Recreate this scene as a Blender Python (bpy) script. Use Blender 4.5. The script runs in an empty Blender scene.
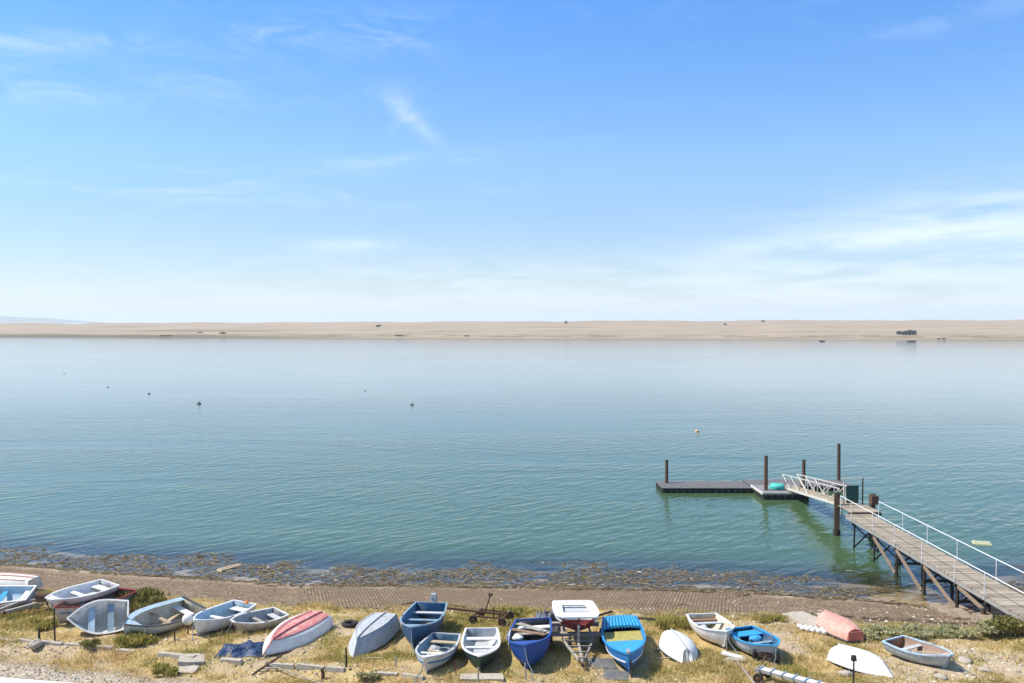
import bpy, math, random
import numpy as np
from mathutils import Vector, Matrix, Euler, noise as mnoise
R = math.radians
rnd = random.Random(11)
rng = np.random.default_rng(5)
scene = bpy.context.scene
COL = scene.collection

# ------------------------------------------------------------------ camera
H = 14.0
F = 900.0
PITCH = math.atan(20.0 / F)
cam = bpy.data.cameras.new('camera'); camo = bpy.data.objects.new('camera', cam); COL.objects.link(camo)
camo.location = (0, 0, H); camo.rotation_euler = (R(90) - PITCH, 0, 0)
cam.lens = F / 1024 * 36; cam.sensor_width = 36; cam.clip_start = .5; cam.clip_end = 60000
scene.camera = camo

# ------------------------------------------------------------------ terrain function
def smooth(a, b, v):
    t = np.clip((np.asarray(v, float) - a) / (b - a), 0, 1); return t * t * (3 - 2 * t)
def shore_y(x):
    return np.interp(x, [-40, -28, -22.5, -16, -11.5, 0, 8, 12.7, 17, 19.5, 21.5, 24, 30, 60], [52.0, 51.3, 49.7, 48.6, 47.5, 47.1, 46.6, 46.0, 45.2, 44.2, 43.4, 45.4, 46.4, 46.8])
def vnoise(x, y, s, seed=0):
    x = np.asarray(x, float) * s + seed * 17.3; y = np.asarray(y, float) * s - seed * 9.7
    xi = np.floor(x); yi = np.floor(y); fx = x - xi; fy = y - yi
    fx = fx * fx * (3 - 2 * fx); fy = fy * fy * (3 - 2 * fy)
    def h(a, b):
        v = np.sin(a * 127.1 + b * 311.7 + seed * 74.7) * 43758.5453; return v - np.floor(v)
    return (h(xi, yi) * (1 - fx) + h(xi + 1, yi) * fx) * (1 - fy) + (h(xi, yi + 1) * (1 - fx) + h(xi + 1, yi + 1) * fx) * fy
def fbm(x, y, s, seed=0, o=4):
    v = 0; a = .5; t = 0
    for i in range(o):
        v = v + a * vnoise(x, y, s, seed + i); t += a; a *= .5; s *= 2.1
    return v / t
def kerb_y(x): return 35.3 - (np.asarray(x, float) + 20) * .2235
def base_z(x, y):
    x = np.asarray(x, float); y = np.asarray(y, float)
    u = shore_y(x) - y
    z = np.where(u < 0, np.maximum(np.where(u > -4.3, .075 * u, -.3225 + .34 * (u + 4.3)), -3.0), np.where(u < 6.7, .15 * u, 1.005 + .06 * (u - 6.7)))
    z = np.minimum(z, 2.3)
    z = z + .45 * np.exp(-((x - 21.7) / 1.6) ** 2 - ((y - 36.5) / 3.2) ** 2)      # apron under the jetty foot
    z = z - .28 * smooth(0, .8, kerb_y(x) - y) * smooth(-2, -5, x)                # little bank below the kerb
    return z
def zg(x, y):
    x = np.asarray(x, float); y = np.asarray(y, float)
    u = shore_y(x) - y
    land = smooth(4.5, 8, u)
    return base_z(x, y) + land * ((fbm(x, y, .45, 3) - .5) * .30 + (fbm(x, y, 2.2, 8) - .5) * .10) + (1 - land) * (fbm(x, y, 1.3, 5) - .5) * .06 * smooth(-30, -2, u)
def gz(x, y): return float(zg(x, y))
def ray(px, py):
    a = (px - 512) / F; b = (341.5 - py) / F
    c, s = math.cos(PITCH), math.sin(PITCH)
    return Vector((a, c + b * s, -s + b * c))
def P(px, py, h=0.0, z=None):
    """world point h above the ground (or at height z) seen at a photo pixel"""
    d = ray(px, py); zz = 1.3 + h if z is None else z
    for _ in range(1 if z is not None else 30):
        t = (zz - H) / d.z; x, y = d.x * t, d.y * t
        if z is None: zz = .5 * zz + .5 * (gz(x, y) + h)
    return Vector((x, y, zz))

# ------------------------------------------------------------------ materials
def nodes(m):
    m.use_nodes = True; nt = m.node_tree; nt.nodes.clear(); return nt
class G:
    """small node builder"""
    def __init__(s, nt): s.nt = nt
    def n(s, t, **k):
        o = s.nt.nodes.new(t)
        for a, v in k.items(): setattr(o, a, v)
        return o
    def put(s, sock, v):
        if hasattr(v, 'is_output') or isinstance(v, bpy.types.NodeSocket): s.nt.links.new(v, sock)
        elif isinstance(v, tuple) and len(v) == 3 and sock.type == 'RGBA': sock.default_value = (*v, 1)
        else: sock.default_value = v
    def m(s, op, a, b=0.0, c=None, clamp=False):
        o = s.n('ShaderNodeMath', operation=op, use_clamp=clamp); s.put(o.inputs[0], a); s.put(o.inputs[1], b)
        if c is not None: s.put(o.inputs[2], c)
        return o.outputs[0]
    def mix(s, f, a, b, mode='MIX'):
        o = s.n('ShaderNodeMix', data_type='RGBA', blend_type=mode); s.put(o.inputs[0], f); s.put(o.inputs[6], a); s.put(o.inputs[7], b); return o.outputs[2]
    def ramp(s, f, stops):
        o = s.n('ShaderNodeValToRGB'); s.put(o.inputs[0], f); e = o.color_ramp.elements
        while len(e) < len(stops): e.new(.5)
        for i, (p, c) in enumerate(stops):
            e[i].position = p; e[i].color = (*c, 1) if isinstance(c, tuple) else (c, c, c, 1)
        return o.outputs[0]
    def rng(s, v, a, b, c=0.0, d=1.0):
        o = s.n('ShaderNodeMapRange', clamp=True, interpolation_type='SMOOTHSTEP'); s.put(o.inputs[0], v)
        for i, q in enumerate((a, b, c, d)): s.put(o.inputs[1 + i], q)
        return o.outputs[0]
    def noise(s, vec, scale, detail=4, rough=.55, dist=0.0):
        o = s.n('ShaderNodeTexNoise'); s.put(o.inputs['Vector'], vec)
        for k, v in (('Scale', scale), ('Detail', detail), ('Roughness', rough), ('Distortion', dist)): s.put(o.inputs[k], v)
        return o.outputs[0]
    def mapping(s, vec, scale=(1, 1, 1), rot=(0, 0, 0), loc=(0, 0, 0)):
        o = s.n('ShaderNodeMapping'); s.put(o.inputs[0], vec); s.put(o.inputs[1], loc); s.put(o.inputs[2], rot); s.put(o.inputs[3], scale); return o.outputs[0]
    def aniso(s, vec, rot, scale): return s.mapping(s.mapping(vec, (1, 1, 1), (0, 0, R(rot))), scale)
    def obj(s): return s.n('ShaderNodeTexCoord').outputs['Object']
    def bump(s, h, strength, dist, normal=None):
        o = s.n('ShaderNodeBump'); s.put(o.inputs['Strength'], strength); s.put(o.inputs['Distance'], dist); s.put(o.inputs['Height'], h)
        if normal is not None: s.put(o.inputs['Normal'], normal)
        return o.outputs[0]
    def out(s, shader, kind='Surface'):
        o = s.n('ShaderNodeOutputMaterial'); s.nt.links.new(shader, o.inputs[kind]); return o
    def principled(s, col, rough=.6, spec=.35, normal=None, metal=0.0):
        o = s.n('ShaderNodeBsdfPrincipled'); s.put(o.inputs['Base Color'], col); s.put(o.inputs['Roughness'], rough)
        s.put(o.inputs['Specular IOR Level'], spec); s.put(o.inputs['Metallic'], metal)
        if normal is not None: s.put(o.inputs['Normal'], normal)
        return o.outputs[0]
MATS = {}
def worn(name, c, dirt=(.16, .13, .09), amount=.5, var=.12, scale=1.4, rough=.55, bump=.15, metal=0.0, grain=None, spec=.35, stain=0.0):
    """painted / weathered surface: tone variation, stains with their own shape, fine bump"""
    if name in MATS: return MATS[name]
    m = bpy.data.materials.new(name); g = G(nodes(m)); v = g.obj()
    oi = g.n('ShaderNodeObjectInfo')
    seed = g.n('ShaderNodeVectorMath', operation='ADD'); g.put(seed.inputs[0], v)
    cmb = g.n('ShaderNodeCombineXYZ'); 
    for i in range(3): g.put(cmb.inputs[i], g.m('MULTIPLY', oi.outputs['Random'], 37.0 + i))
    g.put(seed.inputs[1], cmb.outputs[0]); v = seed.outputs[0]
    lo = tuple(x * (1 - var) for x in c); hi = tuple(min(1, x * (1 + var)) for x in c)
    vv = g.mapping(v, grain) if grain else v
    n1 = g.noise(vv, scale * 3, 5, .6); col = g.mix(n1, lo, hi)
    n2 = g.noise(g.mapping(v, (1.0, 1.6, .45)), scale * 2.2, 6, .7)
    st = g.rng(n2, .46, .70, 0, min(1.0, amount * 1.35)); col = g.mix(st, col, dirt)
    n3 = g.noise(v, scale * 16, 3, .6); ch = g.rng(n3, .60, .67, 0, amount * .9); col = g.mix(ch, col, tuple(x * .6 for x in dirt))
    if stain:
        sz = g.n('ShaderNodeSeparateXYZ'); g.put(sz.inputs[0], g.obj()); zz = g.m('ADD', sz.outputs[2], g.m('MULTIPLY', g.m('SUBTRACT', n2, .5), .5))
        st2 = g.rng(zz, .22, .02, 0, stain); col = g.mix(st2, col, (.20, .17, .105))
        pl = g.rng(g.noise(g.mapping(v, (1, 1, 1.5), (0, 0, 0), (7, 2, 1)), scale * 4.5, 8, .75), .600, .615, 0, min(.75, stain * 1.3)); col = g.mix(pl, col, tuple(min(.6, x * .55 + .15) for x in c))
    nb = g.bump(g.noise(v, 22, 4), bump, .02)
    rr = g.m('ADD', rough, g.m('MULTIPLY', st, .3))
    g.out(g.principled(col, rr, spec, nb, metal)); MATS[name] = m; return m
def timber(name, a, b, scale=(1, 1, 1), rough=.8):
    if name in MATS: return MATS[name]
    m = bpy.data.materials.new(name); g = G(nodes(m)); v = g.obj()
    isl = g.n('ShaderNodeNewGeometry').outputs['Random Per Island']
    n1 = g.noise(g.mapping(v, scale), 6, 6, .65)
    f = g.m('ADD', g.m('MULTIPLY', n1, .7), g.m('MULTIPLY', isl, .55)); col = g.mix(g.rng(f, .3, 1.0), a, b)
    n2 = g.noise(v, 1.1, 5, .6); col = g.mix(g.rng(n2, .5, .75, 0, .5), col, tuple(x * .45 for x in a))
    g.out(g.principled(col, rough, .25, g.bump(n1, .4, .02))); MATS[name] = m; return m

WHITE = worn('weathered_white_paint', (.74, .73, .70), (.36, .31, .24), .55, stain=0.55)
WHITE2 = worn('clean_white_paint', (.80, .80, .79), (.45, .40, .33), .35, .06, stain=0.22)
CREAM = worn('cream_lining', (.62, .57, .46), (.30, .25, .18), .45, stain=0.6)
PALEBLUE = worn('pale_blue_paint', (.42, .56, .66), (.30, .28, .24), .5, stain=0.4)
GREY = worn('grey_paint', (.36, .38, .40), (.20, .18, .15), .5, stain=0.5)
PALEGREY = worn('pale_grey_paint', (.50, .53, .56), (.28, .26, .22), .45, stain=0.15)
DKGREY = worn('dark_grey_paint', (.10, .11, .12), (.18, .16, .13), .5)
NAVY = worn('deep_blue_paint', (.022, .085, .20), (.14, .15, .15), .55, stain=0.5)
MIDBLUE = worn('mid_blue_paint', (.055, .17, .31), (.16, .16, .15), .55, stain=0.5)
SLATE = worn('slate_blue_paint', (.22, .34, .43), (.20, .19, .17), .55)
COBALT = worn('cobalt_paint', (.014, .075, .33), (.06, .07, .10), .45, stain=0.4)
TURQ = worn('bright_blue_paint', (.02, .25, .62), (.10, .15, .20), .45, stain=0.35)
CYAN = worn('sky_blue_paint', (.03, .33, .62), (.10, .16, .2), .45, stain=0.3)
GREENP = worn('dark_green_paint', (.018, .055, .045), (.07, .07, .05), .5, stain=0.4)
REDP = worn('dark_red_paint', (.27, .030, .022), (.10, .05, .04), .5, stain=0.4)
PINKRED = worn('faded_red_paint', (.66, .23, .21), (.74, .56, .45), .6, .2, stain=0.0)
PINKRED2 = worn('faded_crimson_strake', (.46, .15, .15), (.5, .36, .3), .5, .2)
CORAL = worn('faded_coral_paint', (.70, .33, .26), (.62, .45, .36), .7, .15, stain=0.12)
CORALD = worn('coral_transom_paint', (.55, .16, .12), (.25, .12, .1), .5, .1)
YELLOW = worn('yellow_ochre_boards', (.42, .36, .10), (.20, .17, .08), .5)
BROWN = timber('brown_boards', (.19, .11, .065), (.34, .22, .14), (1, 6, 1))
BARE = timber('bare_timber', (.34, .26, .17), (.55, .44, .31), (1, 6, 1))
DECKW = timber('weathered_deck_planks', (.25, .20, .15), (.48, .405, .31), (1, 5, 1))
GREYW = timber('silvered_timber', (.24, .22, .195), (.42, .39, .35), (1, 5, 1))
STRUT = timber('brown_strut_timber', (.17, .12, .08), (.36, .28, .20), (1, 5, 1))
DARKW = timber('tarred_timber', (.022, .018, .015), (.075, .058, .045), (3, 3, .6))
PILEW = timber('pile_timber', (.075, .045, .03), (.17, .105, .07), (5, 5, .5))
RUST = worn('rusty_iron', (.11, .06, .038), (.045, .03, .024), .6, .3, 3, .85, .4)
GALV = worn('galvanised_steel', (.42, .42, .41), (.28, .20, .14), .5, .15, 3, .5, .1, .35)
TYRE = worn('tyre_rubber', (.022, .022, .022), (.09, .08, .065), .5, .2, 3, .85)
RAILM = worn('white_rail_paint', (.78, .79, .79), (.40, .36, .3), .3, .05, 3, .5)
ALU = worn('gangway_cream_metal', (.66, .62, .55), (.4, .34, .27), .3, .06, 2, .5)
PONTOON = worn('grey_pontoon_plastic', (.175, .165, .17), (.09, .085, .08), .6, .2, 2, .75)
PONTOOND = worn('dark_pontoon_side', (.022, .024, .026), (.03, .045, .025), .6, .3, 2, .8)
TEALP = worn('turquoise_plastic', (.07, .48, .42), (.2, .4, .35), .3)
GREENB = worn('green_board_paint', (.012, .075, .062), (.04, .09, .08), .4)
TARP = worn('blue_tarpaulin_sheet', (.014, .04, .115), (.07, .10, .17), .5, .3, 2, .5, .3)
TARPG = worn('grey_tarpaulin_sheet', (.13, .14, .17), (.07, .07, .08), .5, .2, 2, .6, .3)
CONC = worn('pale_concrete', (.46, .41, .34), (.26, .22, .16), .6, .15, 2, .9, .4)
CONC2 = worn('white_coping', (.80, .80, .78), (.6, .57, .5), .3, .05, 2, .8, .2)
SLAB = worn('grey_rubber_mat', (.13, .135, .145), (.25, .22, .18), .6, .2, 2, .9, .3)
STONE = worn('pale_stone', (.44, .39, .33), (.24, .2, .15), .6, .2, 4, .9, .6)
ORANGE = worn('orange_plastic', (.75, .22, .03), (.5, .2, .08), .3)
ROPE = worn('blue_grey_rope', (.22, .27, .32), (.12, .12, .11), .5, .3, 8, .9, .4)
FLOATW = worn('white_float_plastic', (.78, .77, .74), (.4, .36, .3), .4)
DARKM = worn('dark_gear', (.03, .03, .032), (.1, .09, .08), .4)

# ------------------------------------------------------------------ mesh builder
class MB:
    def __init__(s): s.v = []; s.f = []; s.sm = []
    def add(s, vs, fs, smooth=False):
        o = len(s.v); s.v += [tuple(p) for p in vs]; s.f += [tuple(i + o for i in q) for q in fs]; s.sm += [smooth] * len(fs); return s
    def box(s, c, d, rot=None, taper=0.0):
        x, y, z = (q / 2 for q in d); k = 1 - taper
        vs = [Vector(p) for p in ((-x, -y, -z), (x, -y, -z), (x, y, -z), (-x, y, -z), (-x * k, -y * k, z), (x * k, -y * k, z), (x * k, y * k, z), (-x * k, y * k, z))]
        if rot is not None: vs = [rot @ v for v in vs]
        c = Vector(c)
        return s.add([v + c for v in vs], [(3, 2, 1, 0), (4, 5, 6, 7), (0, 1, 5, 4), (1, 2, 6, 5), (2, 3, 7, 6), (3, 0, 4, 7)])
    def bar(s, a, b, w, h=None, up=(0, 0, 1)):
        a, b = Vector(a), Vector(b); d = b - a; L = d.length; x = d.normalized(); u = Vector(up)
        if abs(x.dot(u)) > .97: u = Vector((0, 1, 0))
        y = u.cross(x).normalized(); z = x.cross(y)
        return s.box((a + b) / 2, (L, w, h or w), Matrix((x, y, z)).transposed())
    def tube(s, pts, r, n=8, caps=True, closed=False):
        pts = [Vector(p) for p in pts]; N = len(pts); rings = []
        rr = r if isinstance(r, (list, tuple)) else [r] * N
        for i, p in enumerate(pts):
            d = (pts[(i + 1) % N] - pts[i - 1]) if closed else (pts[min(i + 1, N - 1)] - pts[max(i - 1, 0)])
            d.normalize(); u = Vector((0, 0, 1)) if abs(d.z) < .9 else Vector((1, 0, 0))
            a = d.cross(u).normalized(); b = d.cross(a)
            rings.append([p + (a * math.cos(t) + b * math.sin(t)) * rr[i] for t in (2 * math.pi * k / n for k in range(n))])
        vs = [v for q in rings for v in q]; fs = []
        for i in range(N if closed else N - 1):
            j = (i + 1) % N
            for k in range(n): fs.append((i * n + k, j * n + k, j * n + (k + 1) % n, i * n + (k + 1) % n))
        s.add(vs, fs, True)
        if caps and not closed:
            s.add(rings[0], [tuple(range(n))]); s.add(rings[-1], [tuple(range(n))[::-1]])
        return s
    def prism(s, poly, z0, z1):
        n = len(poly)
        return s.add([(x, y, z0) for x, y in poly] + [(x, y, z1) for x, y in poly], [tuple(range(n))[::-1], tuple(range(n, 2 * n))] + [(i, (i + 1) % n, n + (i + 1) % n, n + i) for i in range(n)])
    def lathe(s, prof, n=16, c=(0, 0, 0)):
        vs = [(c[0] + r * math.cos(2 * math.pi * k / n), c[1] + r * math.sin(2 * math.pi * k / n), c[2] + z) for r, z in prof for k in range(n)]
        return s.add(vs, [(i * n + k, i * n + (k + 1) % n, (i + 1) * n + (k + 1) % n, (i + 1) * n + k) for i in range(len(prof) - 1) for k in range(n)], True)
    def blob(s, c, d, seed=0, amp=.25, n=10, fl=0.0):
        """lumpy rounded stone / bag"""
        m = n * 2; vs = []; c = Vector(c)
        for i in range(n + 1):
            th = math.pi * i / n
            for k in range(m):
                ph = 2 * math.pi * k / m; v = Vector((math.sin(th) * math.cos(ph), math.sin(th) * math.sin(ph), math.cos(th)))
                q = 1 + amp * mnoise.noise(v * 1.6 + Vector((seed * 3.1, seed, 0))) * 1.4 + amp * .5 * mnoise.noise(v * 4 + Vector((seed, 0, 5)))
                w = Vector((v.x * d[0] / 2, v.y * d[1] / 2, max(v.z, -1 + fl) * d[2] / 2)) * q; vs.append(c + w)
        return s.add(vs, [(i * m + k, (i + 1) * m + k, (i + 1) * m + (k + 1) % m, i * m + (k + 1) % m) for i in range(n) for k in range(m)], True)
    def build(s, name, mat, parent=None, loc=None):
        me = bpy.data.meshes.new(name); me.from_pydata(s.v, [], s.f)
        me.polygons.foreach_set('use_smooth', s.sm); me.materials.append(mat); me.update()
        o = bpy.data.objects.new(name, me); COL.objects.link(o)
        if parent: o.parent = parent
        if loc is not None: o.location = loc
        return o
def tag(o, label=None, cat=None, group=None, kind=None):
    for k, v in (('label', label), ('category', cat), ('group', group), ('kind', kind)):
        if v: o[k] = v
    return o
def empty(name, label, cat, loc=(0, 0, 0), rz=0.0, group=None):
    o = bpy.data.objects.new(name, None); COL.objects.link(o); o.location = loc; o.rotation_euler = (0, 0, rz); o.empty_display_size = .2
    return tag(o, label, cat, group)
def copy_tree(o, parent=None):
    c = o.copy(); COL.objects.link(c)
    if parent: c.parent = parent
    for ch in [q for q in bpy.data.objects if q.parent == o]: copy_tree(ch, c)
    return c
def grid_mesh(name, xs, ys, zf, mat, attrs=None):
    X, Y = np.meshgrid(xs, ys); Z = zf(X, Y); nx, ny = len(xs), len(ys)
    me = bpy.data.meshes.new(name); co = np.stack([X.ravel(), Y.ravel(), Z.ravel()], 1).astype(np.float32)
    idx = np.arange(nx * ny).reshape(ny, nx)
    q = np.stack([idx[:-1, :-1].ravel(), idx[:-1, 1:].ravel(), idx[1:, 1:].ravel(), idx[1:, :-1].ravel()], 1).astype(np.int32)
    set_mesh(me, co, q)
    if attrs:
        for k, f in attrs.items():
            a = me.attributes.new(k, 'FLOAT', 'POINT'); a.data.foreach_set('value', np.asarray(f(X, Y, Z), np.float32).ravel())
    me.materials.append(mat); o = bpy.data.objects.new(name, me); COL.objects.link(o); return o
def set_mesh(me, co, q, smooth=True):
    k = q.shape[1]; me.vertices.add(len(co)); me.vertices.foreach_set('co', co.astype(np.float32).ravel())
    me.loops.add(q.size); me.loops.foreach_set('vertex_index', q.astype(np.int32).ravel())
    me.polygons.add(len(q)); me.polygons.foreach_set('loop_start', np.arange(0, q.size, k, dtype=np.int32))
    me.polygons.foreach_set('use_smooth', np.full(len(q), smooth)); me.update(calc_edges=True); me.validate()

# ------------------------------------------------------------------ ground
def stretch(a, b, n, p=3.0):
    t = np.linspace(0, 1, n); return a + (b - a) * t ** p
def nearpx(x, y, px, py, rx, ry):
    c = P(px, py); return np.exp(-((x - c.x) / rx) ** 2 - ((y - c.y) / ry) ** 2)
def track(x, y):   # grey gravel track in the near corner
    return smooth(0, 1.2, kerb_y(x) - 1.15 - y + (fbm(x, y, .8, 21) - .5) * 1.0) * smooth(-8, -13, x)
def green_mask(x, y):
    v = 0
    for px, py, rx, ry, k in ((880, 632, 1.9, 1.0, 1.1), (930, 630, 2.2, .9, 1.0), (850, 634, 1.2, .8, .9), (985, 628, 1.6, 1.6, .9), (25, 618, 1.6, 2.2, .7), (180, 668, 1.0, .7, .7),
                            (235, 618, 2, 1.5, .5), (450, 621, 2.0, 2.2, .75), (520, 612, 2.2, 1.0, .8), (505, 640, .7, 2.2, .6), (675, 622, 2.2, 1.0, .9), (690, 668, 2.2, 1.5, .35), (760, 640, 1.5, 2.4, .35),
                            (800, 650, 1.6, 1.2, .5), (360, 622, 1.4, 1.0, .4), (560, 665, 1.5, 1.4, .35), (480, 675, 2, 1.2, .35), (890, 680, 3, .8, .5), (140, 640, .9, .9, .8), (640, 680, 2, 1, .3)):
        v = np.maximum(v, k * nearpx(x, y, px, py, rx, ry))
    v = np.clip(v + (fbm(x, y, .7, 31) - .5) * .9 * (v > .03), 0, 1)
    return np.maximum(v, np.clip((fbm(x, y, .6, 33) - .53) * 4.5, 0, .75))
def bare_mask(x, y):
    v = 0
    for px, py, rx, ry, k in ((780, 645, 1.0, 1.9, 1), (935, 668, 2.6, 1.6, 1), (990, 655, 1.6, 1.2, .8), (900, 662, 2, 1.2, .9), (300, 640, 2.2, 2, .7), (335, 630, 1.2, 2.5, .8), (600, 670, 1.3, 1.0, .6), (640, 660, 1.5, 1.5, .4),
                            (215, 665, 2, .8, .5), (20, 650, 3, .8, .5), (790, 622, 2.5, .5, .9), (95, 598, 2.4, 1.0, .9), (850, 670, 1, .8, .6), (1005, 670, 2, 1.6, .7)):
        v = np.maximum(v, k * nearpx(x, y, px, py, rx, ry))
    return np.clip(v * 1.2 + (fbm(x, y, .8, 41) - .55) * 2.0, 0, 1)
def a_grass(x, y, z):
    u = shore_y(x) - y + (fbm(x, y, .9, 13) - .5) * 1.6
    u = u - .8 * smooth(11, 14, x) * smooth(20, 15, x)
    return smooth(5.9, 6.9, u) * (1 - track(x, y))
def a_weed(x, y, z):
    u = shore_y(x) - y
    w = np.exp(-((u - .35 - (fbm(x, y, .5, 51) - .5) * 1.2) / .38) ** 2) * np.clip(.35 + 1.6 * (fbm(x, y, .35, 52) - .35) + smooth(-10, 8, x) * .5, 0, 1)
    for px, py, L, k in ((665, 606, 1.6, 1), (775, 617, 1.7, .9), (930, 622, 5.0, .7), (990, 619, 1.5, .6), (360, 609, 3, .3)):
        c = P(px, py); w = np.maximum(w, k * np.exp(-((x - c.x) / L) ** 2 - ((y - c.y + (x - c.x) * .12 + (fbm(x, y, 1.2, 57) - .5) * .9) / .32) ** 2))
    return np.clip(w, 0, 1)
xs = np.concatenate([-stretch(30, 6000, 26)[::-1], np.arange(-29.8, 29.9, .16), stretch(30, 6000, 26)])
ys = np.concatenate([np.linspace(-60, 27, 16), np.arange(28, 60, .14), stretch(60.2, 16000, 30)])

def ground_mat():
    m = bpy.data.materials.new('shore_ground'); g = G(nodes(m)); v = g.obj()
    at = lambda k: g.n('ShaderNodeAttribute', attribute_name=k).outputs['Fac']
    n1 = g.noise(v, 1.1, 6, .62); n2 = g.noise(v, 7.0, 5, .65); n3 = g.noise(v, 26, 3, .6)
    # dry turf and sandy soil
    turf = g.ramp(g.m('ADD', g.m('MULTIPLY', n1, .6), g.m('MULTIPLY', n2, .4)), [(.30, (.20, .14, .05)), (.42, (.36, .26, .10)), (.54, (.50, .37, .165)), (.70, (.60, .465, .25))])
    turf = g.mix(g.m('MULTIPLY', at('green'), .8), turf, g.mix(n2, (.12, .115, .035), (.27, .235, .09)))
    soil = g.mix(n2, (.38, .285, .175), (.60, .48, .33)); soil = g.mix(g.rng(n3, .45, .7, 0, .5), soil, (.24, .18, .12))
    turf = g.mix(g.rng(g.noise(v, .42, 5, .65), .50, .66, 0, .6), turf, g.mix(n2, (.20, .115, .06), (.36, .22, .12))); turf = g.mix(at('bare'), turf, soil)
    # shingle: pebbles
    vo = g.n('ShaderNodeTexVoronoi'); g.put(vo.inputs['Vector'], v); g.put(vo.inputs['Scale'], 13.0); g.put(vo.inputs['Randomness'], 1.0)
    sep = g.n('ShaderNodeSeparateColor'); g.put(sep.inputs[0], vo.outputs['Color'])
    peb = g.ramp(sep.outputs[0], [(0, (.09, .060, .034)), (.35, (.175, .118, .070)), (.7, (.245, .17, .107)), (1, (.42, .32, .225))])
    peb = g.mix(g.rng(n1, .35, .7, 0, .6), peb, (.155, .105, .065))
    col = g.mix(at('grass'), peb, turf)
    grav = g.ramp(sep.outputs[1], [(0, (.22, .175, .12)), (.5, (.40, .33, .245)), (1, (.60, .52, .42))]); grav = g.mix(g.rng(n1, .5, .7, 0, .6), grav, (.38, .30, .19))
    col = g.mix(at('track'), col, grav)
    # wet wrack and submerged weed
    col = g.mix(g.m('MULTIPLY', at('weed'), .92), col, g.mix(n2, (.070, .046, .018), (.18, .125, .06)))
    sub = g.ramp(g.m('ADD', g.m('MULTIPLY', g.noise(g.mapping(v, (.7, 1.5, 1)), 1.6, 6, .7), .75), g.m('MULTIPLY', n3, .25)), [(.34, (.14, .105, .065)), (.46, (.36, .265, .17)), (.57, (.54, .42, .29)), (.66, (.74, .65, .51))])
    col = g.mix(at('under'), col, sub)
    hgt = g.m('ADD', g.m('MULTIPLY', n2, .6), g.m('ADD', g.m('MULTIPLY', n3, .25), g.m('MULTIPLY', vo.outputs['Distance'], -.35)))
    rough = g.m('SUBTRACT', .95, g.m('MULTIPLY', at('weed'), .5))
    g.out(g.principled(col, rough, .25, g.bump(hgt, .9, .07))); return m
ground = grid_mesh('ground', xs, ys, zg, ground_mat(), {
    'grass': a_grass, 'green': lambda x, y, z: green_mask(x, y), 'bare': lambda x, y, z: bare_mask(x, y), 'track': lambda x, y, z: track(x, y),
    'weed': a_weed, 'under': lambda x, y, z: smooth(.25, -.05, z)})
tag(ground, kind='structure')

# ------------------------------------------------------------------ ribbed slipway of concrete cells
def slip_z(X, Y):
    u = shore_y(X) - Y
    e = np.minimum.reduce([u - .9, 5.9 - u, X + 9.5, 10.5 - X]) + (fbm(X, Y, .8, 71) - .5) * 3.4 + (fbm(X, Y, 3.5, 72) - .5) * .8
    return base_z(X, Y) + np.clip(.035 + .05 * np.minimum(e, 0), -.3, .04)
def slip_mat():
    m = bpy.data.materials.new('concrete_cell_mat'); g = G(nodes(m)); v = g.obj()
    br = g.n('ShaderNodeTexBrick', offset=0.5, squash=1.0); g.put(br.inputs['Vector'], v)
    for k, q in (('Scale', 1.0), ('Mortar Size', .030), ('Mortar Smooth', .3), ('Brick Width', .17), ('Row Height', .34), ('Bias', 0.0)): g.put(br.inputs[k], q)
    g.put(br.inputs['Color1'], (.215, .15, .092)); g.put(br.inputs['Color2'], (.35, .255, .165)); g.put(br.inputs['Mortar'], (.085, .056, .030))
    n1 = g.noise(v, .9, 5, .6); n2 = g.noise(v, 9, 4, .6)
    col = g.mix(g.rng(n1, .42, .62, 0, .9), br.outputs['Color'], g.mix(n2, (.13, .087, .047), (.235, .165, .10)))
    col = g.mix(g.rng(n2, .6, .75, 0, .5), col, (.14, .10, .07))
    h = g.m('ADD', g.m('MULTIPLY', br.outputs['Fac'], -1.0), g.m('MULTIPLY', n2, .4))
    g.out(g.principled(col, .9, .25, g.bump(h, .9, .05))); return m
slip = grid_mesh('slipway', np.arange(-13, 13.5, .12), np.arange(39.5, 48.2, .12), slip_z, slip_mat()); tag(slip, kind='structure')

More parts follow.
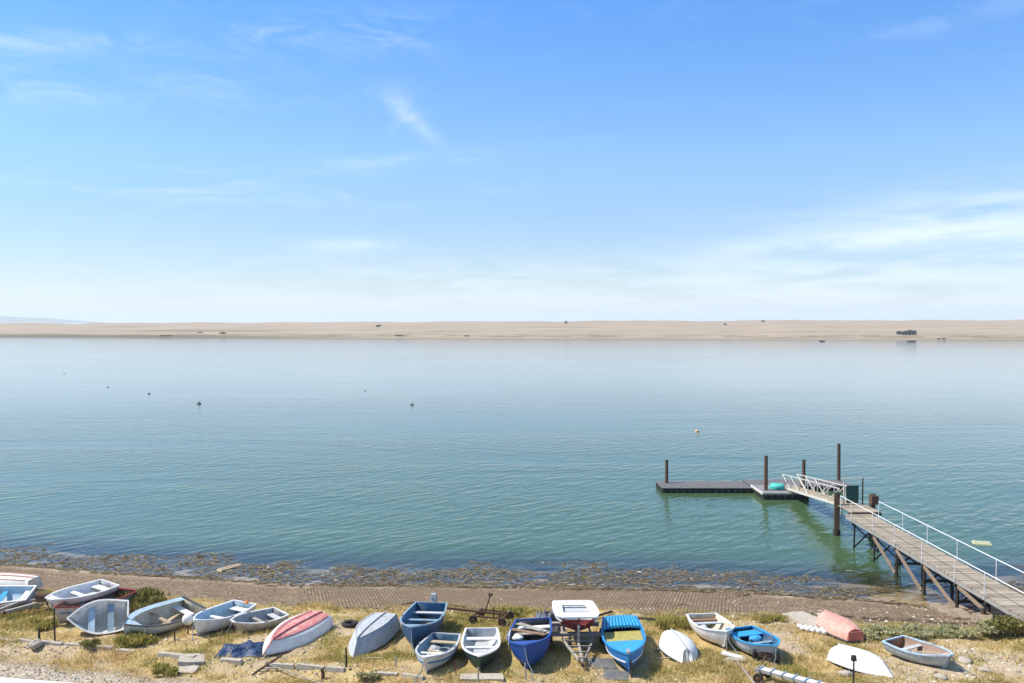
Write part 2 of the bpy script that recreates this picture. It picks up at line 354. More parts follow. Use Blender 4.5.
# ------------------------------------------------------------------ lagoon
def depth(x, y, z): return np.clip(-base_z(x, y), 0, 3)
def water_mat():
    m = bpy.data.materials.new('lagoon_water'); g = G(nodes(m)); v = g.obj()
    dep = g.n('ShaderNodeAttribute', attribute_name='depth').outputs['Fac']
    big = g.noise(g.mapping(v, (.28, 1, 1)), .045, 4, .6, .6)
    w1 = g.noise(g.aniso(v, -43, (.55, 1.45, 1)), .92, 2, .5, .3)
    w2 = g.noise(g.aniso(v, 22, (.6, 1.4, 1)), 1.6, 3, .5, .4)
    w3 = g.noise(g.aniso(v, -20, (.5, 1.3, 1)), .28, 2, .5, .3)
    h = g.m('ADD', g.m('MULTIPLY', w1, 1.0), g.m('ADD', g.m('MULTIPLY', w2, .16), g.m('MULTIPLY', w3, .35)))
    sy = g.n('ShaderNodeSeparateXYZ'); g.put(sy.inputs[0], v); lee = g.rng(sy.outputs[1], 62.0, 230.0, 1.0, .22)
    amp = g.m('MULTIPLY', lee, g.m('ADD', .42, g.m('MULTIPLY', g.rng(big, .36, .60), .62)))
    nb = g.bump(g.m('MULTIPLY', h, amp), 1.0, .115)
    fr = g.n('ShaderNodeFresnel'); g.put(fr.inputs['IOR'], 1.333); g.put(fr.inputs['Normal'], nb)
    gl = g.n('ShaderNodeBsdfGlossy'); g.put(gl.inputs['Color'], (1, 1, 1)); g.put(gl.inputs['Roughness'], .11); g.put(gl.inputs['Normal'], nb)
    body = g.n('ShaderNodeBsdfDiffuse')
    g.put(body.inputs['Color'], g.mix(g.rng(sy.outputs[1], 75.0, 230.0), g.mix(g.rng(dep, .35, 1.8), (.050, .070, .032), (.058, .110, .050)), (.225, .225, .165)))  # body colour painted paler far out, making up for weak sky reflection
    tr = g.n('ShaderNodeBsdfTransparent'); g.put(tr.inputs['Color'], (.95, .95, .91))
    mx = g.n('ShaderNodeMixShader'); g.put(mx.inputs[0], g.m('SUBTRACT', 1.0, g.m('EXPONENT', g.m('MULTIPLY', dep, -1.6))))
    g.nt.links.new(tr.outputs[0], mx.inputs[1]); g.nt.links.new(body.outputs[0], mx.inputs[2])
    m2 = g.n('ShaderNodeMixShader'); g.nt.links.new(fr.outputs[0], m2.inputs[0]); g.nt.links.new(mx.outputs[0], m2.inputs[1]); g.nt.links.new(gl.outputs[0], m2.inputs[2])
    g.out(m2.outputs[0]); return m
wx = np.concatenate([-stretch(40, 16000, 14)[::-1], np.arange(-39, 39.5, 1.0), stretch(40, 16000, 14)])
wy = np.concatenate([np.arange(42, 62, .5), stretch(62, 30000, 26)])
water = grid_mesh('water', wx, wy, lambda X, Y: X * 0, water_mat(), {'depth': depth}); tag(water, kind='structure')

# ------------------------------------------------------------------ far shingle ridge, headland
def far_shore(x): return 12600 / np.interp(512 + x / 790 * 900, [-600, 0, 300, 512, 1024, 1700], [14, 16, 17.2, 18.2, 19.4, 20])
def ridge_z(X, Y):
    s = Y - far_shore(X) + (fbm(X, Y, .02, 81) - .5) * 16
    px = 512 + X / 880 * 900
    crest = np.interp(px, [-700, 0, 150, 300, 512, 1024, 1800], [10.5, 11.7, 12.3, 13.2, 13.9, 15.2, 16]) + (fbm(X, Y, .025, 85, 5) - .5) * 3.2
    up = np.interp(s, [-40, 0, 6, 30, 38, 60, 110, 135, 150, 175, 235], [-4, 0, .5, 1.6, 3.2, 4.4, 11.2, 13.0, 13.0, 12.0, -3]) / 13.0
    z = np.where(up > 0, up * crest, up * 13) + (fbm(X, Y, .08, 87, 3) - .5) * .7 * (s > 3)
    return np.maximum(z, -3.5)
def ridge_mat():
    m = bpy.data.materials.new('pale_shingle'); g = G(nodes(m)); v = g.obj()
    sp = g.n('ShaderNodeSeparateXYZ'); g.put(sp.inputs[0], v); z = sp.outputs[2]
    n1 = g.noise(g.mapping(v, (.25, 1, 1)), .03, 5, .6); n2 = g.noise(g.mapping(v, (.3, 1, 3)), .12, 5, .65); n3 = g.noise(v, 1.2, 3)
    col = g.mix(g.noise(g.mapping(v, (.08, 1, 2)), .09, 6, .7), (.20, .16, .115), (.525, .425, .325)); col = g.mix(g.rng(z, 9.0, 12.5, 0, .55), col, (.36, .30, .25)); col = g.mix(g.rng(n1, .5, .7, 0, .35), col, (.27, .21, .13)); col = g.mix(g.rng(n3, .4, .7, 0, .35), col, (.34, .25, .18))
    # low scrub and dried weed in lines near the lagoon edge and along the terrace
    sc = g.m('MULTIPLY', g.rng(n2, .44, .58), g.m('MULTIPLY', g.rng(z, .5, 1.3), g.rng(z, 4.6, 2.6))); col = g.mix(g.m('MULTIPLY', sc, .7), col, (.17, .14, .085))
    sl = g.m('MULTIPLY', g.m('MULTIPLY', g.rng(sp.outputs[0], -60.0, -300.0), g.rng(z, 2.8, 1.5)), .92); col = g.mix(sl, col, (.13, .12, .07)); tl = g.m('MULTIPLY', g.m('MULTIPLY', g.rng(z, 4.6, 5.2), g.rng(z, 6.6, 5.6)), g.m('MULTIPLY', g.rng(g.noise(g.mapping(v, (.1, .3, .3)), .05, 4, .6), .45, .6), .75)); col = g.mix(tl, col, (.17, .135, .08)); t2 = g.m('MULTIPLY', g.m('MULTIPLY', g.rng(z, 8.0, 8.8), g.rng(z, 10.0, 9.2)), g.m('MULTIPLY', g.rng(g.noise(g.mapping(v, (.1, .3, .3), (0, 0, 0), (9, 3, 0)), .06, 4, .6), .48, .6), .4)); col = g.mix(t2, col, (.20, .16, .11)); wl = g.m('MULTIPLY', g.rng(z, .9, .35), .6); col = g.mix(wl, col, (.17, .13, .09))
    g.out(g.principled(col, .95, .2, g.bump(n3, .5, .3))); return m
ry = np.concatenate([np.arange(600, 1180, 5.0)])
ridge = grid_mesh('shingle_beach', np.concatenate([np.arange(-1500, 1501, 9.0)]), ry, ridge_z, ridge_mat()); tag(ridge, kind='structure')

def head_z(X, Y):
    t = (X + 4280) / -900.0
    env = np.interp(t, [-.05, 0, .25, .55, .85, 1.6, 4], [-5, 6, 32, 52, 62, 95, 150])
    return env * np.exp(-((Y - 9300) / 420) ** 2) * (1 + (fbm(X, Y, .004, 91) - .5) * .25) - 4
headm = worn('headland_turf', (.12, .14, .08), (.25, .22, .16), .4, .2, .01, .95)
head = grid_mesh('hills', np.arange(-7900, -4200, 40.0), np.arange(8500, 10100, 60.0), head_z, headm); tag(head, kind='structure')

# haze: one closed box of even thin air
hz = MB().box((0, 7900, 80), (17400, 16800, 172)).build('haze', bpy.data.materials.new('thin_air')); tag(hz, kind='stuff')
g = G(nodes(hz.data.materials[0])); pv = g.n('ShaderNodeVolumePrincipled'); g.put(pv.inputs['Color'], (.86, .93, 1.0)); g.put(pv.inputs['Density'], 1.2e-4); g.put(pv.inputs['Anisotropy'], .1)
g.out(pv.outputs[0], 'Volume')

# ------------------------------------------------------------------ boats
STY = {'round': [(0, 0), (.22, .015), (.45, .07), (.66, .18), (.82, .36), (.93, .62), (1, 1)],
       'hard': [(0, 0), (.35, .015), (.70, .05), (.74, .075), (.84, .38), (.93, .70), (1, 1)],
       'vflat': [(0, 0), (.30, .05), (.54, .11), (.80, .21), (.84, .30), (.94, .62), (1, 1)],
       'vee': [(0, 0), (.36, .13), (.72, .29), (.75, .32), (.86, .52), (.95, .76), (1, 1)]}
FOOT = []
class Boat:
    def __init__(s, name, label, bow, stern, beam=1.5, D=.6, tr=.75, sty='round', bowf=0.0, rake=.35, roll=0.0, pitch=None, flip=False, sheer=.28, rock=.18,
                 hull=WHITE, lining=WHITE, gun=WHITE, cat='boat', full=2.4, bottom=None, lift=0.0, th=.035, sink=.03, L=None, keel=None, group='small boats laid up along the shore', ground=True):
        b, a = Vector(bow), Vector(stern); s.L = L or (Vector((b.x, b.y)) - Vector((a.x, a.y))).length
        s.beam, s.D, s.tr, s.sty, s.bowf, s.rake, s.sheer, s.rock, s.full, s.th, s.flip = beam, D, tr, STY[sty], bowf, rake, sheer, rock, full, th, flip
        c = (a + b) / 2; head = math.atan2(b.y - a.y, b.x - a.x)
        if pitch is None: pitch = math.atan2(gz(b.x, b.y) - gz(a.x, a.y), s.L)
        rot = Matrix.Rotation(head, 3, 'Z') @ Matrix.Rotation(-pitch, 3, 'Y') @ Matrix.Rotation((math.pi if flip else 0) + R(roll), 3, 'X')
        s.hv, s.hf, s.hb = s.outer(bottom is not None)
        z = max(gz(*(c + rot @ Vector(v)).xy) - (rot @ Vector(v)).z for v in s.hv[::5]) if ground else c.z
        s.root = empty(name, label, cat, (c.x, c.y, z - sink + lift), 0, group); s.root.rotation_euler = rot.to_euler()
        s.rot = rot; s.loc = Vector((c.x, c.y, z - sink + lift)); FOOT.append((c.x, c.y, head, s.L / 2 + .1, beam / 2 + .1))
        MB().add(s.hv, s.hf, True).build('hull', hull, s.root)
        if bottom is not None: MB().add(s.hv, s.hb, True).build('bottom_panel', bottom, s.root)
        if lining is not None: s.inner(lining)
        s.gunwale(gun)
        kb = MB(); pts = [(s.pt(t, 0)[0], s.pt(t, 0)[2]) for t in np.linspace(.0, 1, 14)] + [(s.pt(1, q)[0], s.pt(1, q)[2]) for q in ((3), (6))]
        for (x0, z0), (x1, z1) in zip(pts, pts[1:]):
            kb.add([(x0, -.022, z0 - .05), (x1 + .03, -.022, z1 - .05), (x1 + .03, .022, z1 - .05), (x0, .022, z0 - .05), (x0, -.022, z0 + .02), (x1, -.022, z1 + .02), (x1, .022, z1 + .02), (x0, .022, z0 + .02)],
                   [(3, 2, 1, 0), (0, 1, 5, 4), (2, 3, 7, 6), (1, 2, 6, 5), (3, 0, 4, 7)])
        kb.build('keel', keel or hull, s.root)
    def f(s, t):
        if t < .42: return s.tr + (1 - s.tr) * math.sin(math.pi / 2 * t / .42)
        q = (t - .42) / .58; return s.bowf + (1 - s.bowf) * max(0.0, 1 - q ** s.full)
    def zs(s, t): return s.D * (1 + s.sheer * max(0, (t - .35) / .65) ** 2 + .06 * (max(0, .35 - t) / .35) ** 2)
    def zk(s, t): return s.D * s.rock * (abs(t - .4) / .6) ** 2.6
    def xx(s, t, zf): return -s.L / 2 + t * (s.L - s.rake * max(0, 1 - zf) ** 1.3) - (.07 * zf if t == 0 else 0) + (.0)
    def pt(s, t, k, side=1):
        w, zf = s.sty[k]; return (s.xx(t, zf), side * w * s.f(t) * s.beam / 2, s.zk(t) + (s.zs(t) - s.zk(t)) * zf)
    def width(s, t, zf):
        ws = [p[0] for p in s.sty]; zz = [p[1] for p in s.sty]; return float(np.interp(zf, zz, ws)) * s.f(t) * s.beam / 2
    def at(s, t, y, zf):
        return Vector((s.xx(t, zf), y, s.zk(t) + (s.zs(t) - s.zk(t)) * zf))
    def ts(s): return [0, .04, .1, .17, .25, .33, .42, .5, .58, .66, .73, .79, .85, .9, .94, .97, .99, 1.0]
    def outer(s, split):
        M = len(s.sty) - 1; vs = []; fs = []; fb = []; W = 2 * M + 1; T = s.ts()
        for t in T:
            for k in range(M, 0, -1): vs.append(s.pt(t, k, 1))
            for k in range(0, M + 1): vs.append(s.pt(t, k, -1))
        for i in range(len(T) - 1):
            for j in range(W - 1):
                q = (i * W + j, i * W + j + 1, (i + 1) * W + j + 1, (i + 1) * W + j)
                (fb if split and M - 2 < j + .5 < M + 2 else fs).append(q)
        fs.append(tuple(range(W)))
        if s.bowf > .02: fs.append(tuple(range((len(T) - 1) * W, len(T) * W))[::-1])
        return vs, fs, fb
    def inner(s, mat):
        M = len(s.sty) - 1; W = 2 * M + 1; vs = []; fs = []; T = [t for t in s.ts() if s.f(t) * s.beam / 2 > s.th * 1.2 or t < .5]; T[0] = .012
        for t in T:
            row = []
            for k in range(M + 1):
                x, y, z = s.pt(t, k); zf = s.sty[k][1]; row.append((x, max(0, y - s.th) if k else 0, z + s.th * (1 - zf) - (.02 if k == M else 0)))
            vs += row[::-1][:-1] + [(x, -y, z) for x, y, z in row]
        for i in range(len(T) - 1):
            for j in range(W - 1): fs.append((i * W + j, (i + 1) * W + j, (i + 1) * W + j + 1, i * W + j + 1))
        fs.append(tuple(range(W))[::-1]); fs.append(tuple(range((len(T) - 1) * W, len(T) * W)))
        s.lining = MB().add(vs, fs, True).build('lining', mat, s.root)
    def gunwale(s, mat, w=.045, h=.04):
        m = MB()
        for sd in (1, -1):
            vs = []; T = s.ts()
            for t in T:
                b = s.f(t) * s.beam / 2; z = s.zs(t); x = s.xx(t, 1)
                o = b + .025; i = max(b - w, 0); ex = .03 if t > .98 else 0
                vs += [(x + ex, sd * o, z - h), (x + ex, sd * o, z + .012), (x, sd * i, z + .012), (x, sd * i, z - h * .6)]
            fs = []
            for k in range(len(T) - 1):
                for j in range(4):
                    q = (k * 4 + j, k * 4 + (j + 1) % 4, k * 4 + 4 + (j + 1) % 4, k * 4 + 4 + j); fs.append(q if sd > 0 else q[::-1])
            fs += [(0, 1, 2, 3), tuple(len(T) * 4 - 4 + j for j in range(4))]
            m.add(vs, fs)
        b = s.f(0) * s.beam / 2 - w; m.box((s.xx(0, 1) + .03, 0, s.zs(0) - .012), (.07, 2 * b, .05))
        if s.bowf > .02: b = s.f(1) * s.beam / 2; m.box((s.xx(1, 1) - .02, 0, s.zs(1) - .012), (.07, 2 * max(.05, b - w), .05))
        m.build('gunwale', mat, s.root)
    def slabpart(s, name, t0, t1, zf, mat, thick=.03, inset=None, k=1.0):
        i = s.th if inset is None else inset; m = MB(); T = np.linspace(t0, t1, 5); up = []; dn = []
        for t in T:
            y = max(.01, s.width(t, zf) * k - i); p = s.at(t, y, zf); up.append((p.x, y, p.z)); 
        n = len(T); vs = [(x, y, z) for x, y, z in up] + [(x, -y, z) for x, y, z in up] + [(x, y, z - thick) for x, y, z in up] + [(x, -y, z - thick) for x, y, z in up]; fs = []
        for j in range(n - 1):
            fs += [(j, n + j, n + j + 1, j + 1), (2 * n + j + 1, 3 * n + j + 1, 3 * n + j, 2 * n + j), (j + 1, 2 * n + j + 1, 2 * n + j, j), (n + j, 3 * n + j, 3 * n + j + 1, n + j + 1)]
        fs += [(0, 2 * n, 3 * n, n), (n - 1, 2 * n - 1, 4 * n - 1, 3 * n - 1)]
        return m.add(vs, fs).build(name, mat, s.root)
    def thwart(s, t, mat, d=.22, zf=.66): return s.slabpart('thwart', t - d / s.L / 2, t + d / s.L / 2, zf, mat, .035)
    def floor(s, mat, t0=.08, t1=.82, zf=.14): return s.slabpart('floorboard', t0, t1, zf, mat, .02, .05)
    def deck(s, t0, mat, zf=.975, name='foredeck', t1=.985): return s.slabpart(name, t0, t1, zf, mat, .03, .03)
    def strakes(s, mat, k=2, w=.05, name='strake', ks=(1, -1)):
        for sd in ks:
            m = MB()
            for t0, t1 in zip(s.ts()[1:-3], s.ts()[2:-2]):
                a, b = Vector(s.pt(t0, k, sd)), Vector(s.pt(t1, k, sd)); m.bar(a, b, w, .05)
            m.build(name, mat, s.root)
    def rowlocks(s, ts_=(.5,), mat=GALV):
        for t in ts_:
            for sd in (1, -1):
                p = s.at(t, sd * (s.f(t) * s.beam / 2 - .02), 1); m = MB().box(p + Vector((0, 0, .02)), (.16, .05, .05)); m.tube([p + Vector((-.04, 0, .1)), p + Vector((-.02, 0, .04)), p + Vector((.02, 0, .04)), p + Vector((.04, 0, .1))], .012, 5)
                m.build('rowlock', mat, s.root)
    def painter(s, dx=.7, sd=.1):
        b = s.at(1, 0, .9) + Vector((.03, 0, 0)); e = Vector((b.x + dx, sd, -.02)); MB().tube([b, b.lerp(e, .3) + Vector((-.12 * dx, 0, -.16)), b.lerp(e, .65) + Vector((-.1 * dx, sd * .5, -.14)), e], .018, 6).build('painter_rope', ROPE, s.root)
    def w(s, t, y, zf): return s.loc + s.rot @ s.at(t, y * s.f(t) * s.beam / 2, zf)
def lines(o, mb, mat): pass

YOK = 'small boats laid up along the shore'
# 1 white hull turned over, orange line, by the water's edge
p = P(34, 585, .3); B = Boat('overturned_dinghy', 'white overturned boat with thin orange keel line, nearest the water behind blue-lined boat', p + Vector((-4.3, .5, 0)), p, 1.5, .55, .8, 'hard', flip=True, hull=WHITE2, lining=WHITE, gun=PALEGREY, keel=CORAL, lift=.0, bottom=WHITE2)
B.strakes(CORAL, 2, .05)
# 2 grey boat with pale blue inside in front of it
p = P(31, 598, .3); B = Boat('rowing_boat', 'grey boat with sky blue inside, below the overturned boat with orange line', p + Vector((-4.2, -.5, 0)), p, 1.5, .58, .8, 'round', roll=-14, hull=GREY, lining=PALEBLUE, gun=WHITE2)
B.thwart(.3, CYAN); B.thwart(.55, PALEBLUE); B.thwart(.06, WHITE, .3)
# 3b lower boat with red and blue rim
LB = Boat('rowing_boat', 'faded pinkish grey boat with red and blue rim under a white dinghy', P(53, 616, .55), P(126, 595, .5), 1.65, .66, .78, 'round', hull=worn('pinkish_grey_paint', (.47, .41, .39), (.3, .24, .2), .5), lining=BROWN, gun=REDP)
LB.strakes(MIDBLUE, 5, .07, 'rubbing_strake'); LB.thwart(.25, BROWN); LB.thwart(.5, PALEBLUE); LB.floor(BROWN)
# 3 white dinghy lying on it
a, b = P(47, 604, .75), P(108, 588, .7)
B = Boat('white_dinghy', 'white open dinghy lying on top of the pinkish grey boat', a, b, 1.35, .42, .85, 'round', bowf=.25, rake=.25, hull=WHITE2, lining=WHITE2, gun=WHITE2, sheer=.12, sink=0, lift=0, roll=-7, ground=False)
B.root.location.z = LB.loc.z + .46; B.loc.z = LB.loc.z + .46
B.thwart(.5, WHITE2, .25); B.thwart(.12, WHITE2, .4); B.deck(.86, WHITE)
# 4 boat on its side
B = Boat('rowing_boat', 'white boat propped on its side showing two pale blue thwarts', P(67, 624, .4), P(126, 611, .75), 1.5, .5, .82, 'round', roll=-46, hull=WHITE2, lining=WHITE, gun=WHITE2, rake=.3, full=2.0, sheer=.15)
B.thwart(.62, PALEBLUE, .26, .62); B.thwart(.28, SLATE, .24, .62); B.strakes(PALEGREY, 3, .03, 'seam_strip')
# 5 cream boat
B = Boat('rowing_boat', 'large white boat with dark rim line and cream inside leaning towards the road', P(119, 629, .6), P(190, 605, .6), 1.6, .66, .8, 'round', roll=-16, hull=WHITE, lining=CREAM, gun=DKGREY, sheer=.2, full=2.6)
for sd in (1, -1): pass
B.deck(.84, PALEBLUE); B.thwart(.45, BARE, .2, .6); B.thwart(.12, WHITE2, .35, .62); B.slabpart('side_deck', .05, .84, .96, PALEBLUE, .03, -.005, .99).hide_render = False
bpy.data.objects.remove([o for o in bpy.data.objects if o.parent == B.root and o.name.startswith('side_deck')][0])
m = MB()
T = np.linspace(.03, .86, 10)
for t0, t1 in zip(T, T[1:]):
    q = [B.at(t0, -(B.f(t0) * B.beam / 2 - .01), .985), B.at(t1, -(B.f(t1) * B.beam / 2 - .01), .985), B.at(t1, -(B.f(t1) * B.beam / 2 - .26), .985), B.at(t0, -(B.f(t0) * B.beam / 2 - .26), .985)]
    m.add([v + Vector((0, 0, dz)) for dz in (0, .03) for v in q], [(3, 2, 1, 0), (4, 5, 6, 7), (0, 1, 5, 4), (2, 3, 7, 6)])
m.build('side_deck', PALEBLUE, B.root); C5 = B
# 6 white and pale blue
B = Boat('rowing_boat', 'white boat with pale blue inside beside a round white buoy', P(192, 621, .65), P(243, 602, .6), 1.45, .62, .78, 'round', roll=-4, hull=WHITE2, lining=PALEBLUE, gun=WHITE2, sheer=.22)
B.thwart(.5, WHITE2, .24); B.thwart(.08, WHITE2, .4); B.thwart(.74, PALEBLUE, .2); B.deck(.9, PALEBLUE); B6 = B
# 7 grey small
B = Boat('rowing_boat', 'small dirty white dinghy with grey inside just above the blue tarpaulin', P(231, 622, .5), P(279, 611, .5), 1.3, .5, .8, 'round', roll=-6, bowf=.22, hull=worn('dirty_pink_white', (.60, .54, .49), (.36, .28, .22), .6), lining=GREY, gun=WHITE, sheer=.15)
B.thwart(.45, GREYW, .2); B.thwart(.1, PALEGREY, .3); B7 = B
# 9 red bottom overturned
B = Boat('overturned_boat', 'white overturned boat with faded red bottom beside the blue tarpaulin', P(266, 654, .15), P(322, 617, .4), 1.62, .44, .76, 'vflat', flip=True, roll=-11, hull=WHITE2, lining=WHITE, gun=WHITE, bottom=PINKRED, rake=.55, keel=PINKRED, full=2.2)
B.strakes(PINKRED2, 2, .12)
# 11 grey overturned
B = Boat('overturned_boat', 'pale grey overturned flat-bottomed boat next to a black tyre', P(353, 655, .1), P(386, 619, .4), 1.5, .58, .85, 'hard', flip=True, hull=PALEGREY, lining=GREY, gun=PALEGREY, bottom=PALEGREY, rake=.45, full=2.1)
B.strakes(PALEGREY, 2, .05)
# 12 blue with outboard
B = Boat('motor_boat', 'deep blue boat with three thwarts and an outboard motor on its stern', P(411, 631, .85), P(431, 603, .85), 1.62, .85, .82, 'round', hull=NAVY, lining=MIDBLUE, gun=SLATE, sheer=.22, full=2.6)
for t in (.14, .4, .62): B.thwart(t, SLATE if t > .2 else PALEGREY, .24, .74)
B.deck(.72, SLATE, .86); B.floor(worn('dusty_floorboards', (.33, .26, .20), (.15, .12, .1), .5)); B12 = B
c = B.at(0, 0, 1); m = MB().box(c + Vector((-.22, .05, .16)), (.36, .28, .30), None, .25); m.build('outboard_motor', GREY, B.root)
ob = [o for o in bpy.data.objects if o.parent == B.root and o.name == 'outboard_motor'][0]
MB().box(c + Vector((-.2, .05, -.32)), (.14, .1, .72), None, .1).build('motor_leg', DARKM, ob); MB().bar(c + Vector((-.05, .05, .16)), c + Vector((.4, .12, .2)), .04).build('tiller', DARKM, ob)
# 13 cluttered small
B = Boat('rowing_boat', 'small white boat with blue rim stripe, full of rope, in front of deep blue boat', P(424, 661, .6), P(446, 634, .6), 1.38, .58, .78, 'round', hull=WHITE, lining=SLATE, gun=PALEGREY, sheer=.25)
B.strakes(MIDBLUE, 5, .06, 'rim_stripe'); B.thwart(.14, BARE, .24, .75); B.thwart(.58, WHITE, .2, .75); B.deck(.84, WHITE, .95); B13 = B
# 14 green
B = Boat('rowing_boat', 'dark green boat with white rim, grey floor and white thwarts', P(480, 659, .58), P(481.5, 629, .58), 1.42, .56, .88, 'round', hull=GREENP, lining=PALEGREY, gun=WHITE2, sheer=.22, full=2.5, rake=.3)
B.thwart(.22, WHITE2, .3, .8); B.thwart(.52, WHITE2, .2, .8); B.deck(.8, WHITE, .85); B.floor(PALEGREY, .03, .86)
# 16 cobalt
B = Boat('motor_boat', 'cobalt blue boat full of planks and gear next to green boat', P(527, 649, .95), P(535, 622, .85), 1.6, .88, .85, 'round', roll=5, hull=COBALT, lining=DKGREY, gun=COBALT, sheer=.2, full=2.8)
B.thwart(.3, GREYW, .25, .8); B.deck(.7, COBALT, .93); B.thwart(.1, WHITE, .3, .8); B16 = B
# 18 bright blue
B = Boat('motor_boat', 'bright blue boat with ochre floor and slatted stern cover', P(630.5, 654.5, .9), P(621, 614.5, .9), 1.6, .78, .82, 'vee', hull=TURQ, lining=TURQ, gun=TURQ, sheer=.22, rake=.5, roll=4)
B.floor(YELLOW, .27, .63, .82); B.deck(.60, CYAN, .98); m = MB(); B18 = B
for q in np.linspace(-.93, .93, 11):
    a, b = (B.at(t, q * (B.f(t) * B.beam / 2 - .06), 1.0) + Vector((0, 0, .05 * (1 - q * q))) for t in (.01, .27)); m.tube([a, b], .062, 8)
m.build('stern_cover', CYAN, B.root); B.strakes(WHITE, 4, .05, 'rubbing_strake')
m = MB(); p = B.at(.99, 0, 1); m.bar(p + Vector((-.2, 0, .06)), p + Vector((.14, 0, .05)), .12, .08); m.build('bow_fitting', GALV, B.root)
# 20 white oval
B = Boat('overturned_dinghy', 'small round white overturned dinghy with oars sticking out beneath', P(688, 662, .05), P(671, 635, .3), 1.4, .44, .62, 'round', flip=True, bowf=.28, rake=.25, hull=WHITE2, lining=WHITE, gun=DKGREY, full=2.0, keel=PALEGREY); B20 = B
# 21 white open
B = Boat('rowing_boat', 'white open boat with dark stern inside, next to blue-rimmed boat', P(727.5, 635, .7), P(702, 617.5, .6), 1.5, .62, .84, 'round', hull=WHITE2, lining=CREAM, gun=WHITE2, sheer=.25)
B.thwart(.24, PALEGREY, .22, .78); B.floor(BARE); B.deck(.84, WHITE, .9); B.thwart(.05, BROWN, .2, .72); B21 = B
# 22 blue rim
B = Boat('rowing_boat', 'white boat with bright blue rim and blue inside', P(776, 644.5, .75), P(740, 626.5, .65), 1.5, .6, .8, 'round', hull=PALEGREY, lining=NAVY, gun=CYAN, sheer=.25)
B.thwart(.16, CYAN, .45, .88); B.thwart(.5, SLATE, .2, .7); B.deck(.86, CYAN, .92); B.strakes(CYAN, 6, .07, 'rubbing_strake'); B22 = B
# 25 coral
B = Boat('overturned_dinghy', 'coral pink overturned dinghy', P(822, 616, .2), P(855, 633, .4), 1.45, .46, .5, 'round', flip=True, bowf=.36, hull=CORAL, lining=WHITE, gun=DKGREY, keel=CORAL, rake=.25, full=2.2)
MB().box(B.at(0, 0, .55) + Vector((-.03, 0, 0)), (.04, B.beam * B.tr * .86, .34)).build('transom', CORALD, B.root)
# 27 white overturned
B = Boat('overturned_boat', 'long bright white overturned boat next to thin post', P(891, 674, .1), P(838, 650, .35), 1.35, .47, .8, 'round', flip=True, hull=WHITE2, lining=WHITE, gun=WHITE2, rake=.5, full=2.3, keel=WHITE2)
# 28 grey open
B = Boat('rowing_boat', 'pale blue grey open boat with brown inside on bare sand', P(953, 657, .55), P(895, 639.5, .5), 1.3, .5, .85, 'round', bowf=.12, roll=3, hull=worn('pale_blue_grey_paint', (.40, .47, .50), (.25, .23, .2), .5), lining=worn('brown_lining', (.33, .22, .16), (.2, .15, .12), .5), gun=PALEBLUE, sheer=.25)
B.thwart(.28, PALEGREY, .22, .75); B.deck(.80, worn('dusty_pink_deck', (.46, .36, .31), (.3, .25, .2), .4), .9); B.rowlocks((.5,)); B28 = B

for q, dx, sd in ((B6, .5, .2), (B7, .4, -.2), (B12, .5, .15), (B13, .5, -.2), (B16, .45, .2), (B21, .5, .2), (B22, .3, -.2), (B28, .7, .3)): q.painter(dx, sd)
for q, t_ in ((B6, .55), (B7, .5), (B12, .5), (B13, .45), (B21, .55), (B22, .45)): q.rowlocks((t_,))
# 17 red and white boat on its trailer
g0 = P(576, 634); TRZ = gz(g0.x, g0.y)
def wheel(parent, c, r=.28, w=.16, axis='X', rimmat=GALV):
    m = MB(); pr = [(r * .62, -w / 2), (r * .92, -w / 2), (r, -w * .3), (r, w * .3), (r * .92, w / 2), (r * .62, w / 2), (r * .62, -w / 2)]
    m.lathe(pr, 20); o = m.build('wheel', TYRE, parent, c); o.rotation_euler = (0, R(90), 0) if axis == 'X' else (R(90), 0, 0)
    m = MB().lathe([(.0, -.05), (r * .3, -.05), (r * .62, -.03), (r * .62, .03), (r * .3, .05), (0, .05)], 16); m.build('rim', rimmat, o)
    return o
ax = P(576, 634, .3)
tr_ = empty('boat_trailer', 'rusty boat trailer carrying the red and white boat', 'trailer', (ax.x, ax.y, TRZ))
m = MB(); m.bar((-.95, 0, .34), (.95, 0, .34), .09, .09); m.bar((-.55, 1.2, .45), (-.55, -1.1, .45), .07, .09); m.bar((.55, 1.2, .45), (.55, -1.1, .45), .07, .09)
m.bar((-.55, -1.1, .45), (-.1, -2.9, .40), .07, .08); m.bar((.55, -1.1, .45), (.1, -2.9, .40), .07, .08); m.bar((0, 1.2, .48), (0, -3.2, .42), .08, .08)
for y, w in ((1.2, .55), (-.3, .55), (-1.1, .55), (-1.7, .42), (-2.3, .28), (-2.85, .13)): m.bar((-w, y, .47), (w, y, .47), .06, .06)
m.build('trailer_frame', GREYW, tr_); m = MB(); m.bar((-1.0, -.62, .56), (1.0, -.62, .56), .2, .12); m.bar((-.95, .55, .56), (.95, .55, .56), .2, .12); m.build('bolster', GREYW, tr_)
m = MB(); m.bar((0, -1.35, .5), (0, -1.35, 1.1), .09); m.bar((0, -1.35, 1.05), (0, -1.1, 1.15), .08); m.build('bow_post', GALV, tr_)
for sx in (-1, 1): wheel(tr_, (sx * 1.02, 0, .29))
m = MB(); m.bar((0, -3.2, .42), (0, -3.45, .42), .1); m.tube([(.0, -2.7, .4), (0, -2.7, 0.02)], .03, 6); m.build('hitch', RUST, tr_)
zb = TRZ + .62
B = Boat('motor_boat', 'white decked boat with dark red hull sitting on a trailer', (ax.x + .02, ax.y - 1.35, zb), (ax.x - .05, ax.y + 1.35, zb), 1.62, .66, .92, 'vee', bowf=.74, rake=.3, hull=REDP, lining=WHITE2, gun=WHITE2, sheer=.1, full=3.0, ground=False, sink=0, pitch=R(4))
